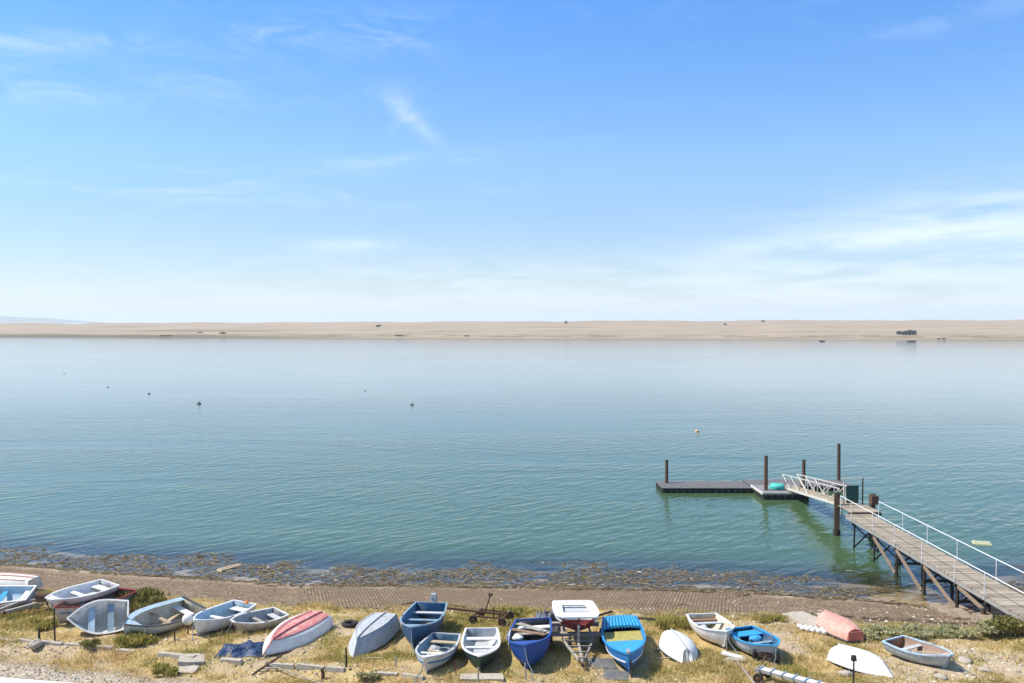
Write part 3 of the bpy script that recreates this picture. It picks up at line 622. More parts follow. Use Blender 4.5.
B.deck(.62, WHITE2, .985, t1=.99); B.strakes(WHITE2, 6, .16, 'white_topside'); B.strakes(WHITE2, 5, .12, 'white_topside')
m = MB()
for sd in (1, -1): m.bar(B.at(.03, sd * (B.f(.03) * .81 - .16), .97), B.at(.62, sd * (B.f(.6) * .81 - .16), .97), .26, .04)
m.build('side_deck', WHITE2, B.root); B.slabpart('cockpit_floor', .08, .63, .80, PALEGREY, .03); B.thwart(.1, WHITE2, .5, .9); B.slabpart('windscreen_base', .60, .64, 1.0, GREY, .12, .3)
B.slabpart('rear_deck', .0, .17, .985, WHITE2, .03); B17 = B

# 22's launching trolley wheels (under the bow)
p = P(766, 661); t = empty('launching_trolley', 'small two-wheeled trolley under the bow of the blue-rimmed boat', 'trolley', p, R(-30))
m = MB(); m.bar((-.4, 0, .2), (.4, 0, .2), .06); m.bar((0, 0, .2), (0, -.6, .12), .06); m.bar((-.2, 0, .28), (.2, 0, .28), .1); m.build('axle', RUST, t)
for sx in (-1, 1): wheel(t, (sx * .42, 0, .2), .2, .1, rimmat=RUST)

# long white roller trailer at the front
a, b = P(760, 669, .38), P(838, 683.5, .38); d = (b - a); L = Vector((d.x, d.y)).length
t = empty('boat_trailer', 'long pale boat trailer frame with blue crossbars in the dry grass', 'trailer', (a.x, a.y, gz(a.x, a.y)), math.atan2(d.y, d.x))
m = MB(); m.bar((-.15, .16, .38), (L, .16, .38), .05, .10); m.bar((-.15, -.16, .38), (L, -.16, .38), .05, .10); m.build('side_rail', GALV, t)
for k in range(7):
    x = .05 + k * L / 6.8
    MB().bar((x, -.24, .43), (x, .24, .43), .05, .04).build('crossbar', SLATE, t)
    if k < 6: MB().box((x + L / 13.6, 0, .42), (L / 6.8 - .10, .27, .02)).build('plank', WHITE2, t)
m = MB(); m.bar((.1, -.36, .2), (.1, .36, .2), .06); m.bar((.1, .14, .25), (.1, .14, .36), .06); m.bar((.1, -.14, .25), (.1, -.14, .36), .06); m.build('axle', RUST, t)
for sy in (-.36, .36): wheel(t, (.1, sy, .18), .18, .1, 'Y', RUST)

# old iron launching trolley at the top of the slip
a, b = P(446, 607, .45), P(497, 611, .5); d = b - a; L = Vector((d.x, d.y)).length
t = empty('launching_trolley', 'old dark iron trolley with long drawbar at the top of the slipway', 'trolley', (b.x, b.y, gz(b.x, b.y)), math.atan2(d.y, d.x))
m = MB(); m.bar((-L - .3, 0, .40), (.4, 0, .38), .08, .08); m.build('drawbar', RUST, t)
m = MB(); m.bar((-.9, -.45, .34), (.4, -.45, .34), .06); m.bar((-.9, .45, .34), (.4, .45, .34), .06); m.bar((-.9, -.5, .35), (-.9, .5, .35), .07); m.bar((.4, -.5, .35), (.4, .5, .35), .07); m.build('trolley_frame', RUST, t)
m = MB(); m.bar((-.55, 0, .36), (-.3, .0, 1.15), .05); m.box((-.29, 0, 1.18), (.16, .1, .12)); m.build('lever', RUST, t)
MB().bar((.0, -.45, .34), (.0, -.45, .8), .05).build('stake', RUST, t)
for x in (-1.0, .45):
    for sy in (-.5, .5): wheel(t, (x * .9, sy, .2), .18, .1, 'Y', RUST)

# spars and trailer parts by the pinkish boat
for (pa, pb, w, lab) in ((((-6, 612), (42, 594)), 0, .14, 'weathered grey spar lying uppermost among the timbers by the grey boat'), (((-4, 607), (52, 597)), 0, .10, 'thin weathered spar lying in the middle of the timbers by the grey boat'), (((2, 613), (36, 604)), 0, .16, 'broad weathered beam lying nearest the grass by the grey boat')):
    a, b = P(*pa[0], .30), P(*pa[1], .38); o = empty('timber_spar', lab, 'spar', a, 0, 'weathered timbers by the grey boat'); m = MB(); m.bar((0, 0, 0), b - a, w, w * .8); m.build('beam', GREYW, o)
    m = MB(); m.bar((0, 0, .02), (b - a) * .06, w * 1.15, w * .95); m.build('end_band', RUST, o)
p = P(41, 612, 0); t = empty('winch_stand', 'rusty iron winch stand with thin legs at the bow of the pinkish boat', 'winch', p)
m = MB(); m.tube([(0, .55, .12), (0, .55, .5)], .05); m.box((0, .3, .55), (.5, .5, .28), None, .2); m.tube([(-.35, .3, .62), (.35, .3, .62)], .15, 10); m.build('winch_drum', RUST, t)
for x, y in ((-.42, -.75), (.1, -.7), (-.55, -.1), (.5, -.3)): MB().tube([(x * .4, .2, .5), (x, y, .0)], .022, 6).build('leg', RUST, t)
MB().tube([(-.42, -.75, .15), (.1, -.7, .15)], .02, 6).build('brace', RUST, t)

# pale coping at the very front, kerb
a, b = P(-40, 677.5, .0), P(70, 687, .0)
MBc = MB(); d = (b - a).normalized(); n = Vector((d.y, -d.x, 0))
for i in range(8):
    p0 = a + d * (i * 1.5 - 1); p1 = p0 + d * 1.485; z = .12
    MBc.add([(p.x, p.y, gz(a.x, a.y) + zz) for zz in (-.5, z) for p in (p0, p1, p1 + n * .6, p0 + n * .6)], [(3, 2, 1, 0), (4, 5, 6, 7), (0, 1, 5, 4), (1, 2, 6, 5), (2, 3, 7, 6), (3, 0, 4, 7)])
o = MBc.build('coping', CONC2); tag(o, 'white coping stones at the edge of the gravel track', 'coping')
kp = [(-4, 638.5), (41, 643), (86, 646), (115, 650), (158, 655), (198, 658.5), (220, 660), (267, 666), (325, 669.5), (345, 671), (372, 673), (400, 675), (425, 679)]
pts = [P(x, y) for x, y in kp]; m = MB(); rk = random.Random(4)
for a, b in zip(pts, pts[1:]):
    n = max(1, int((b - a).length / .9)); 
    for k in range(n):
        if rk.random() < .22: continue
        p0 = a.lerp(b, k / n); p1 = a.lerp(b, (k + .96) / n); c = (p0 + p1) / 2; an = math.atan2(p1.y - p0.y, p1.x - p0.x) + rk.uniform(-.06, .06)
        m.box((c.x + rk.uniform(-.03, .03), c.y + rk.uniform(-.05, .05), gz(c.x, c.y) + rk.uniform(-.05, .03)), ((p1 - p0).length, rk.uniform(.16, .26), .22), Euler((rk.uniform(-.1, .1), rk.uniform(-.04, .04), an)).to_matrix(), .08)
tag(m.build('kerb', CONC), 'low broken pale concrete kerb running through dry grass below the boats', 'kerb')

# small things on the ground -------------------------------------------------
p = P(350, 626); t = empty('old_tyre', 'black tyre lying flat next to the grey overturned boat', 'tyre', (p.x, p.y, gz(p.x, p.y) + .09))
m = MB().tube([(.26 * math.cos(q), .26 * math.sin(q), 0) for q in np.linspace(0, 2 * math.pi, 21)[:-1]], .095, 9, closed=True); m.build('tread', TYRE, t)
def sheet(name, label, cat, px, py, w, d, hgt, mat, seed, rz=0, n=26, group=None):
    c = P(px, py); vs = []; fs = []
    for i in range(n):
        for j in range(n):
            u, v = i / (n - 1) * 2 - 1, j / (n - 1) * 2 - 1; k = max(0, 1 - max(abs(u), abs(v)) ** 4)
            x = u * w / 2 * (1 + .12 * mnoise.noise(Vector((v * 2, seed, 0)))); y = v * d / 2 * (1 + .15 * mnoise.noise(Vector((u * 2, seed, 3))))
            x, y = x * math.cos(rz) - y * math.sin(rz), x * math.sin(rz) + y * math.cos(rz)
            f = mnoise.noise(Vector((u * 2.2 + seed, v * 2.0, 1))) * .6 + abs(mnoise.noise(Vector((u * 9 + v * 4, v * 8 - u * 3 + seed, 2)))) * .5 + abs(mnoise.noise(Vector((u * 3 - v * 2, v * 5 + seed, 7)))) * .9
            vs.append((x, y, gz(c.x + x, c.y + y) - c.z + .02 + k * hgt * max(0, .35 + f)))
    for i in range(n - 1):
        for j in range(n - 1): q = (i * n + j, (i + 1) * n + j, (i + 1) * n + j + 1, i * n + j + 1); fs.append(q)
    FOOT.append((c.x, c.y, rz, w / 2 + .05, d / 2 + .05)); o = MB().add(vs, fs, True).build(name, mat, None, c); return tag(o, label, cat, group)
sheet('tarpaulin', 'crumpled dark blue tarpaulin between white dinghy and red-bottomed boat', 'tarpaulin', 242, 651, 1.75, 1.5, .24, TARP, 3, .1, 40)
sheet('ground_mat', 'grey mat nearest the red boat trailer', 'mat', 602, 664, 1.0, 1.1, .04, SLAB, 9, .1, 14, 'grey mats on the grass')
sheet('ground_mat', 'squarer grey mat in the dry grass in front of bright blue boat', 'mat', 616, 676, .85, 1.1, .03, SLAB, 5, -.1, 14, 'grey mats on the grass')
sheet('tarpaulin', 'dark grey crumpled cover draped beside cobalt boat', 'cover', 548, 628, 1.3, 1.6, .7, TARPG, 12, .0)
def stone(px, py, d, label, seed, mat=STONE, h=0.0):
    p = P(px, py, h); o = MB().blob((0, 0, d[2] * .25), d, seed, .3, 8, .4).build('stone', mat, None, p); o.rotation_euler = (0, 0, seed); return tag(o, label, 'stone')
def slab(name, px, py, d, rz, label, mat, h=.03, tilt=(0, 0), cat='slab', group=None):
    p = P(px, py); FOOT.append((p.x, p.y, rz, d[0] / 2, d[1] / 2)); m = MB(); n = 9; rr = random.Random(int(px)); poly = []
    for cx, cy in ((-1, -1), (-.2, -1.05), (.5, -.95), (1, -1), (1.04, 0), (.97, 1), (.2, 1.05), (-.6, .96), (-1, 1), (-1.03, .1)): poly.append((cx * d[0] / 2 * rr.uniform(.94, 1.05), cy * d[1] / 2 * rr.uniform(.94, 1.05)))
    m.prism(poly, -d[2] / 2, d[2] / 2); o = m.build(name, mat, None, (p.x, p.y, p.z + h)); o.rotation_euler = (tilt[0], tilt[1], rz); return tag(o, label, cat, group)
slab('stone_slab', 192, 661, (.9, .75, .16), .2, 'pale broken slab against the kerb beneath white dinghy', CONC, .05, (.05, .1))
slab('stone_slab', 187, 671.5, (.75, .5, .14), -.2, 'pale broken slab lowest on the bank, below another slab', CONC, .05, (.2, .0))
slab('concrete_slab', 809, 622, (1.1, 2.2, .1), .35, 'pale concrete slab beside coral pink overturned dinghy', CONC, .04)
slab('concrete_slab', 482, 678.5, (1.5, .5, .12), 0, 'pale concrete footing in front of the green boat', CONC, .02)
slab('wooden_board', 732, 657, (.75, .32, .05), -.5, 'upper white board lying in grass below the white open boat', WHITE2, .07, (0, .1), 'board')
slab('wooden_board', 735.5, 661, (.7, .3, .05), -.35, 'lower white board with peeling edge in grass below the white open boat', CREAM, .06, (0, -.08), 'board')
stone(36, 647, (.5, .45, .4), 'pale rounded stone at the kerb beside short dark stake', 2)
stone(846, 676, (.5, .35, .25), 'flat pale stone in dry grass at the foot of thin post', 6)
stone(965, 662, (.6, .5, .2), 'large pale stone in the sand beyond the stern of the grey open boat', 8)
stone(985, 671, (.4, .3, .16), 'brownish small stone in the sand near the photo corner', 9)
stone(940, 678, (.45, .3, .16), 'small pale stone in grass below the grey open boat', 12)
stone(905, 566, (1.2, 2.2, .55), 'large white rock at the waterline beneath the jetty', 14, WHITE)
stone(898, 571, (.9, .8, .5), 'smaller pale rock beside the large white rock beneath the jetty', 15, STONE)
def stake(px, py0, py1, r, label, mat, name='stake', cap=False, group='stakes in the grass'):
    p = P(px, py0); dist = p.y; h = max(.2, (py0 - py1) * (Vector((p.x, p.y, p.z - H)).length) / 930)
    t = empty(name, label, 'stake', p, 0, group); m = MB().tube([(0, 0, -.1), (rnd.uniform(-.02, .02), 0, h * .5), (rnd.uniform(-.04, .04), 0, h)], [r, r * .95, r * .8], 7); m.build('shaft', mat, t)
    if cap: MB().box((0, 0, h + .06), (.17, .15, .18), None, .2).build('head', mat, t)
    return t
stake(853.5, 686, 662, .035, 'dark thin post with a square head standing before the long white overturned boat', DARKM, 'post', True)
stake(346, 667, 648, .04, 'dark stake standing before the bow of the pale grey overturned boat', DARKW)
stake(396, 668, 656, .025, 'thin grey stake between the grey overturned boat and the rope-filled boat', GREYW)
stake(456, 675, 664, .03, 'short brown stake between the rope-filled boat and the green boat', RUST)
stake(39, 645, 630, .05, 'short dark stake beside a pale stone on the kerb', DARKW)
stake(55, 642, 612, .035, 'tall dark stake standing at the bow of the pinkish grey boat', DARKW)
stake(175, 641, 629, .035, 'rusty stake beside the hull of the large cream-lined boat', RUST)
stake(323, 679, 669, .07, 'thick rusty stub at the end of the kerb', RUST)
stake(499, 624, 612, .05, 'brown stub behind the green boat near iron trolley', PILEW)
stake(478, 683, 668, .035, 'grey stake under the bow of the green boat', GREYW)
stake(526, 680, 664, .03, 'pale stake under the bow of the cobalt boat', GREYW)
stake(631.5, 678, 660, .04, 'rusty stake under the bow of the bright blue boat', RUST)
stake(727, 652, 640, .035, 'stake under the bow of the white open boat', GREYW)
# white buoy
p = P(188, 634); t = empty('mooring_buoy', 'round white buoy on a post at the bow of the pale blue lined boat', 'buoy', p)
MB().lathe([(0, .38), (.14, .41), (.21, .5), (.23, .6), (.21, .7), (.14, .79), (0, .83)], 16).build('float', FLOATW, t); MB().tube([(0, 0, -.05), (0, 0, .42)], .035, 6).build('stem', RUST, t)
# oars and poles
def pole(px0, py0, px1, py1, h0, h1, r, label, mat, name='pole', cat='pole', blade=False, group=None):
    a, b = P(px0, py0, h0), P(px1, py1, h1); t = empty(name, label, cat, a, 0, group); d = b - a
    MB().tube([(0, 0, 0), d * .5 + Vector((0, 0, .01)), d], r, 7).build('shaft', mat, t)
    if blade: MB().bar(d * -.02, d * .3, .13, .025).build('blade', mat, t)
    return t
pole(655, 649, 672, 648.5, .06, .08, .03, 'upper pale oar sticking out from beneath the round white dinghy', BARE, 'oar', 'oar', True)
pole(655, 658.5, 676, 658, .06, .08, .03, 'lower pale oar sticking out from beneath the round white dinghy', BARE, 'oar', 'oar', True)
pole(737, 661, 756, 686, .04, .05, .03, 'long dark pole leading from white boards to the photo edge', GREYW)
pole(252, 675, 282, 655, .05, .25, .04, 'rusty bar propped under the bow of the red-bottomed boat', RUST)
pole(268, 664, 318, 683, .14, .03, .022, 'thin pale pole crossing the kerb below the red-bottomed boat', GREYW)
pole(258, 669, 280, 668, .1, .12, .03, 'short grey pole lying across the rusty bar', GREYW)
pole(362, 658.5, 384, 658, .03, .03, .03, 'pale pole lying at the bow of the grey overturned boat', BARE)
pole(541, 613.5, 560, 611, .1, .1, .05, 'dark spar on the slipway left of red and white boat', DARKW, 'spar', 'spar')
pole(594, 617, 612, 611.5, .1, .1, .05, 'dark spar on the slipway between red boat and bright blue boat', DARKW, 'spar', 'spar')
pole(636, 618, 655, 619.5, .08, .08, .05, 'dark spar on the slipway at the stern of the bright blue boat', DARKW, 'spar', 'spar')
pole(402, 604.5, 418, 602, .1, .1, .03, 'thin dark spar on the slipway behind deep blue boat', DARKW, 'spar', 'spar')
pole(440, 604, 466, 607, .1, .1, .03, 'thin dark spar beside the drawbar of the iron trolley', DARKW, 'spar', 'spar')
# white floats in a string
for k in range(11):
    q = k / 10; p = P(800 + 27 * q, 628.5 + 5 * q + (k % 2) * 1.6); o = MB().blob((0, 0, .1), (.26, .2, .2), k, .1, 8).build('net_float', FLOATW, None, p); tag(o, 'small white net float in the string beside the pale concrete slab', 'float', 'net floats by the concrete slab')
# gear in the boats (top level: it lies in them)
def bag(pt, d, mat, label, seed, name='bundle', cat='bundle'):
    return tag(MB().blob((0, 0, d[2] * .35), d, seed, .25, 9, .3).build(name, mat, None, pt), label, cat)
def coil(pt, r, mat, label, n=3):
    m = MB()
    for k in range(n): m.tube([(r * (1 - .07 * k) * math.cos(q) + .03 * k, r * (1 - .1 * k) * math.sin(q), .04 + .05 * k) for q in np.linspace(0, 2 * math.pi, 17)[:-1]], .035, 6, closed=True)
    return tag(m.build('rope_coil', mat, None, pt), label, 'rope')
def plank(a, b, w, mat, label, name='plank', th=.03):
    a, b = Vector(a), Vector(b); o = MB().bar((0, 0, 0), b - a, w, th).build(name, mat, None, a); return tag(o, label, 'plank')
coil(B13.w(.36, .2, .35), .26, ROPE, 'grey rope coil in the rope-filled boat, nearer its stern'); coil(B13.w(.46, -.25, .3), .22, FLOATW, 'pale rope coil in the rope-filled boat, beside the middle thwart')
bag(B13.w(.3, -.3, .2), (.5, .4, .35), GREY, 'grey net bundle in the rope-filled boat', 3); bag(B13.w(.68, .1, .4), (.4, .35, .25), WHITE, 'white bundle in the bow of the rope-filled boat', 5)
plank(B13.w(.40, -.55, .62), B13.w(.52, .5, .66), .12, BARE, 'bare plank laid across the rope-filled boat')
bag(B21.w(.36, -.35, .3), (.36, .36, .36), PALEGREY, 'grey tub-shaped bundle in the white open boat', 7); bag(B21.w(.55, .1, .2), (.6, .45, .35), worn('tan_sacking', (.5, .36, .16), (.3, .2, .1), .4), 'tan sack in the white open boat', 9)
plank(B16.w(.12, -.75, 1.02), B16.w(.5, .8, 1.06), .26, GREYW, 'broad grey plank laid across the cobalt boat'); plank(B16.w(.32, -.9, 1.04), B16.w(.62, .85, 1.06), .2, BROWN, 'brown plank laid across the cobalt boat')
bag(B16.w(.6, -.55, .85), (.42, .34, .25), WHITE2, 'white bundle on the foredeck side of the cobalt boat', 11); bag(B16.w(.5, .55, .8), (.4, .3, .3), DARKM, 'black bundle under the planks of the cobalt boat', 12)
plank(B16.w(.2, -1.07, .75), B16.w(.72, -1.02, 1.0), .03, WHITE2, 'white board standing along the side of the cobalt boat', 'board', .34)
bag(B12.w(.5, .1, .2), (.7, .5, .25), worn('dusty_sack', (.40, .30, .24), (.2, .16, .12), .5), 'dusty sack on the floor of the deep blue boat', 15)
bag(B22.w(.34, .3, .5), (.5, .35, .3), CYAN, 'blue cloth bundle in the blue-rimmed boat', 17); plank(B28.w(.3, -.3, .6), B28.w(.8, .2, .9), .14, BARE, 'loose plank lying lengthwise in the pale blue grey open boat')
plank(C5.w(.1, -.3, .45), C5.w(.5, .3, .5), .16, BARE, 'bare plank lying inside the large cream-lined boat'); bag(C5.w(.62, .1, .2), (.35, .3, .25), DARKM, 'black bundle inside the large cream-lined boat', 19)
bag(B6.w(.03, .3, 1.0), (.2, .16, .14), ORANGE, 'small orange float on the stern of the pale blue lined boat', 21, 'fender', 'float')
bag(B7.w(.6, .1, .25), (.35, .3, .25), DARKM, 'dark bundle inside the small dirty white dinghy', 23)

# ------------------------------------------------------------------ jetty
DZ = 1.85; XA, XB = 21.0, 22.65; Y0, Y1 = 35.6, 56.4
jet = empty('jetty', 'long narrow timber jetty with white handrails on dark trestles', 'jetty', (XA, Y0, 0))
def J(x, y, z): return Vector((x - XA, y - Y0, z))
m = MB(); rk = random.Random(2); y = Y0
while y < Y1:
    w = .145; m.box(J((XA + XB) / 2 + rk.uniform(-.02, .02), y + w / 2, DZ - .02 + rk.uniform(-.006, .006)), (XB - XA + rk.uniform(-.03, .05), w - .012, .045)); y += w
m.build('deck', DECKW, jet)
for x in (XA + .06, XB - .06): MB().bar(J(x, Y0, DZ - .155), J(x, Y1, DZ - .155), .11, .21).build('stringer', GREYW, jet)
bents = [55.2, 52.1, 49.1, 45.8, 42.4, 39.6]
for i, y in enumerate(bents):
    for x in (XA + .12, XB - .12):
        zb = min(gz(x, y), 0) - .4; MB().tube([J(x + (.12 if i < 2 else .02) * (-1 if x < 22 else 1), y, zb), J(x, y, DZ - .26)], .085 if i > 1 else .06, 8).build('trestle_post', DARKW, jet)
    MB().bar(J(XA - .05, y, DZ - .33), J(XB + .05, y, DZ - .33), .16, .13).build('cross_beam', DARKW, jet)
    if i < 2:
        MB().bar(J(XA + .1, y, .1), J(XB - .1, y + .05, DZ - .4), .07, .07).build('brace', DARKW, jet); MB().bar(J(XA + .1, y + .06, DZ - .4), J(XB - .1, y + .06, .1), .07, .07).build('brace', DARKW, jet)
    if 1 < i < 5:
        for sg in (1, -1): MB().bar(J(XA + .12, y + .09 * sg, .55 if sg > 0 else DZ - .4), J(XB - .12, y + .09 * sg, DZ - .4 if sg > 0 else .55), .06, .09).build('brace', DARKW, jet)
    if 1 < i < 5: MB().bar(J(XA, y, .72), J(XB, y, .72), .08, .12).build('tie_beam', DARKW, jet)
for y0, y1, x in ((52.2, 49.4, XA), (49.0, 46.2, XA), (45.7, 42.6, XA), (42.2, 39.3, XA)):
    MB().bar(J(x + .02, y0 - .05, DZ - .35), J(x + .15, y1, max(.1, gz(x, y1) + .15)), .10, .14).build('raking_strut', STRUT, jet)
def rail(x, ys_, top):
    for y in ys_: MB().tube([J(x, y, DZ - .2), J(x, y, DZ + top)], .02, 8).build('rail_post', RAILM, jet)
    MB().tube([J(x, ys_[0], DZ + top), J(x, ys_[-1], DZ + top)], .024, 8).build('handrail', RAILM, jet)
rail(XA - .03, [36.2, 39.7, 42.4, 45.8, 49.1, 52.1, 55.4, 57.2], 1.02); rail(XB + .03, [36.4, 38.6, 41.9, 45.6, 48.9, 52.0, 55.4], 1.02)
# landing
LZ = 2.0; t = jet
m = MB(); y = Y1 + .05
while y < 58.6: m.box(J(22.25, y + .07, LZ - .02), (1.9, .13, .05)); y += .142
m.build('landing_deck', DECKW, t); MB().bar(J(21.2, Y1 + .12, LZ - .14), J(23.3, Y1 + .12, LZ - .14), .14, .18).build('cross_beam', PILEW, t); MB().bar(J(21.2, 58.5, LZ - .14), J(23.3, 58.5, LZ - .14), .14, .18).build('cross_beam', PILEW, t)
def pile(x, y, ztop, label, r=.14, square=False, group='timber piles around the jetty', mat=PILEW):
    o = empty('mooring_pile', label, 'pile', (x, y, 0), rnd.uniform(-.2, .2), group); zb = min(float(base_z(x, y)), 0) - .5
    if square: MB().box((0, 0, (ztop + zb) / 2), (r * 2, r * 2, ztop - zb)).build('shaft', mat, o)
    else: MB().tube([(0, 0, zb), (0, 0, ztop * .4), (0, 0, ztop)], [r * 1.04, r, r * .95], 12).build('shaft', mat, o)
    zw = .35; MB().tube([(0, 0, zb + .01), (0, 0, zw)], r * (1.5 if square else 1.1), 12).build('weed_band', DARKW, o)
    MB().lathe([(r * (1.25 if square else 1.0), ztop - .02), (r * (1.25 if square else 1.0), ztop + .03), (0, ztop + .05)], 12).build('cap', DARKM, o); return o
pile(21.28, 58.7, 2.78, 'square brown pile at the jetty landing next to the gangway foot', .16, True)
pile(23.45, 58.3, 2.75, 'square brown pile at the jetty landing behind the green board', .145, True)
MB().box(J(23.45, 58.1, 2.45), (.46, .5, .55)).build('pile_block', PILEW, t)
pile(13.0, 75.4, 2.35, 'lone brown pile at the far end of long grey pontoon'); pile(20.3, 71.7, 3.25, 'brown pile on small square pontoon beside the turquoise tub', .15)
pile(24.2, 74.4, 2.5, 'brown pile rising behind the gangway rails', .15); pile(27.9, 76.6, 3.55, 'tallest brown pile at the outer corner of the pontoons', .15)
# gate with green board
gt = empty('jetty_gate', 'gate frame with a green notice board on the jetty landing', 'gate', (22.0, 58.75, LZ))
for x in (-.25, .98): MB().tube([(x, 0, -.2), (x, 0, 1.75)], .05, 8).build('gate_post', PILEW if x > 0 else ALU, gt)
MB().tube([(-.45, 0, 1.72), (1.65, 0, 1.74)], .028, 8).build('top_bar', ALU, gt)
o = MB().box((.32, 0, .68), (.78, .05, 1.15)).build('notice_board', GREENB, gt)
for z in (.18, .68, 1.18): MB().box((.32, -.035, z), (.74, .02, .04)).build('slat', TEALP if z < 0 else GREENB, o)
# gangway
GX0, GX1 = 21.55, 22.75; ga = Vector((22.15, 58.75, LZ + .03)); gb = Vector((22.6, 73.2, .56))
gw = empty('gangway', 'sloping cream metal gangway with cross-braced rails down to the pontoon', 'gangway', ga)
d = gb - ga; side = Vector((.60, 0, 0)); up = Vector((0, 0, 1.0))
m = MB(); n = 90
rt = Matrix((Vector((1, 0, 0)), d.normalized(), Vector((1, 0, 0)).cross(d.normalized()))).transposed()
for k in range(n): m.box(d * ((k + .5) / n), (1.12, d.length / n - .012, .04), rt)
m.build('deck', BARE, gw)
for sd in (-1, 1):
    s_ = side * sd; MB().bar(s_ - up * .08, s_ + d - up * .08, .07, .16).build('side_beam', ALU, gw)
    a0, a1 = s_ + d * .02, s_ + d * .985
    MB().bar(a0 + up, a1 + up, .055, .055).build('top_chord', ALU, gw); N = 6
    for k in range(N + 1):
        p = a0.lerp(a1, k / N); MB().bar(p, p + up, .05, .05, (0, 1, 0)).build('upright', ALU, gw)
        if k < N:
            q = a0.lerp(a1, (k + 1) / N); MB().bar(*((p, q + up) if k >= N - 3 + 0 else (p + up, q)), .045, .045).build('diagonal', ALU, gw)
# pontoons
def pontoon(label, x0, x1, y0, y1, h=.44, cell=.52, mat=PONTOON, rim=False):
    o = empty('pontoon', label, 'pontoon', ((x0 + x1) / 2, (y0 + y1) / 2, 0), 0, 'floating pontoons'); w, dd = x1 - x0, y1 - y0
    nx, ny = round(w / cell), round(dd / cell); cx, cy = w / nx, dd / ny; mt = MB(); ms = MB()
    for i in range(nx):
        for j in range(ny):
            c = (-w / 2 + (i + .5) * cx, -dd / 2 + (j + .5) * cy); mt.box((c[0], c[1], h - .03), (cx - .05, cy - .05, .06 + rnd.uniform(-.012, .012)), None, .06)
            if i in (0, nx - 1) or j in (0, ny - 1): ms.lathe([(cx * .30, -.35), (cx * .50, -.2), (cx * .52, h * .5), (cx * .44, h - .07)], 10, (c[0], c[1], 0))
    ms.box((0, 0, h / 2 - .25), (w - cx * .5, dd - cy * .5, h + .2)); ms.build('float_cells', PONTOOND, o); mt.build('deck', mat, o)
    if rim: MB().bar((-w / 2, -dd / 2 - .03, h - .05), (-w / 2, dd / 2, h - .05), .1, .16).build('edge_beam', ALU, o); MB().bar((-w / 2 - .05, -dd / 2 - .06, h - .05), (w / 2, -dd / 2 - .06, h - .05), .06, .14).build('edge_beam', GREYW, o)
    return o
pontoon('long low grey pontoon of ribbed floats running out from the square pontoon', 12.2, 19.6, 73.1, 76.3)
pontoon('grey pontoon behind the gangway, reaching to the tallest pile', 19.7, 28.2, 74.0, 77.0)
pontoon('small square pontoon with pale rim under the foot of the gangway', 19.7, 23.4, 70.4, 73.9, .52, .53, worn('pale_pontoon_deck', (.30, .285, .275), (.15, .14, .13), .5), True)
t = empty('tub', 'round turquoise tub lying on the small square pontoon', 'tub', (21.4, 72.4, .545)); MB().lathe([(0, .3), (.42, .3), (.55, .22), (.60, .0), (.64, .0), (.58, .26), (.45, .36), (0, .36)], 20).build('shell', TEALP, t); MB().lathe([(.60, .0), (.66, .0), (.66, .05), (.60, .05)], 20).build('lip', TEALP, t)
# low mooring frame right of the landing: apron slabs under the jetty
for k, (x, y, w_, d_) in enumerate(((20.5, 42.5, .6, 1.7), (20.65, 40.6, .65, 1.9), (20.8, 38.6, .8, 1.9))):
    o = MB().box((0, 0, 0), (w_, d_, .35), Euler((.1, 0, .12)).to_matrix(), .05).build('concrete_slab', worn('sandy_concrete', (.33, .26, .185), (.15, .11, .07), .7, .2, 2, .9, .4), None, (x, y, gz(x, y) - .08)); tag(o, ['outermost', 'middle', 'innermost'][k] + ' pale slab of the broken apron along the jetty foot', 'slab', 'apron slabs beside the jetty')
pile(20.75, 39.35, 1.35, 'stubby rusty post on the apron beside the jetty foot', .12, False, 'posts', RUST)

# ------------------------------------------------------------------ things on the water
def buoy(px, py, s, label, mat=DARKM, white=False):
    s *= .85; p = P(px, py, z=0); t = empty('mooring_buoy', label, 'buoy', (p.x, p.y, 0), rnd.uniform(0, 6), 'small buoys afloat on the lagoon')
    MB().lathe([(0, -.2 * s), (.4 * s, -.1 * s), (.48 * s, .05 * s), (.42 * s, .2 * s), (.2 * s, .3 * s), (0, .32 * s)], 12).build('float', FLOATW if white else mat, t)
    MB().tube([(0, 0, .3 * s), (.03 * s, 0, .55 * s)], .09 * s, 6).build('stem', mat, t)
for px, py, s, lab in ((64, 373.5, .45, 'dark buoy floating farthest out at the headland end of lagoon'), (108, 387.5, .5, 'small dark buoy close to a bird-shaped buoy, second in slanting line'), (149, 394, .65, 'dark buoy third in the slanting line of four'), (199, 404, .9, 'biggest dark buoy, nearest end of the slanting line of four'),
                       (365, 391, .45, 'tiny dark buoy in mid lagoon between two others'), (412, 405, .75, 'larger dark buoy in mid lagoon, nearest of three'), (579, 361, .6, 'dark buoy far out towards the middle of shingle beach')): buoy(px, py, s, lab)
buoy(326, 375, .45, 'tiny pale-topped buoy farthest of three in mid lagoon', DARKM, True); buoy(537, 358, .5, 'faint pale buoy far out near the shingle beach', GREY, True); buoy(697, 431.5, .75, 'pale orange buoy floating beyond the pontoons', worn('pale_orange_buoy', (.7, .42, .22), (.5, .4, .3), .3), False)
def afloat(px, py, d, rz, label, mat, z=0.0):
    p = P(px, py, z=z); m = MB(); m.box((0, 0, 0), d, None, .1); m.box((0, 0, d[2] / 2 + .01), (d[0] * .9, d[1] * .16, .03)); o = m.build('floating_board', mat, None, (p.x, p.y, z)); o.rotation_euler = (.03, .02, rz); tag(o, label, 'board')
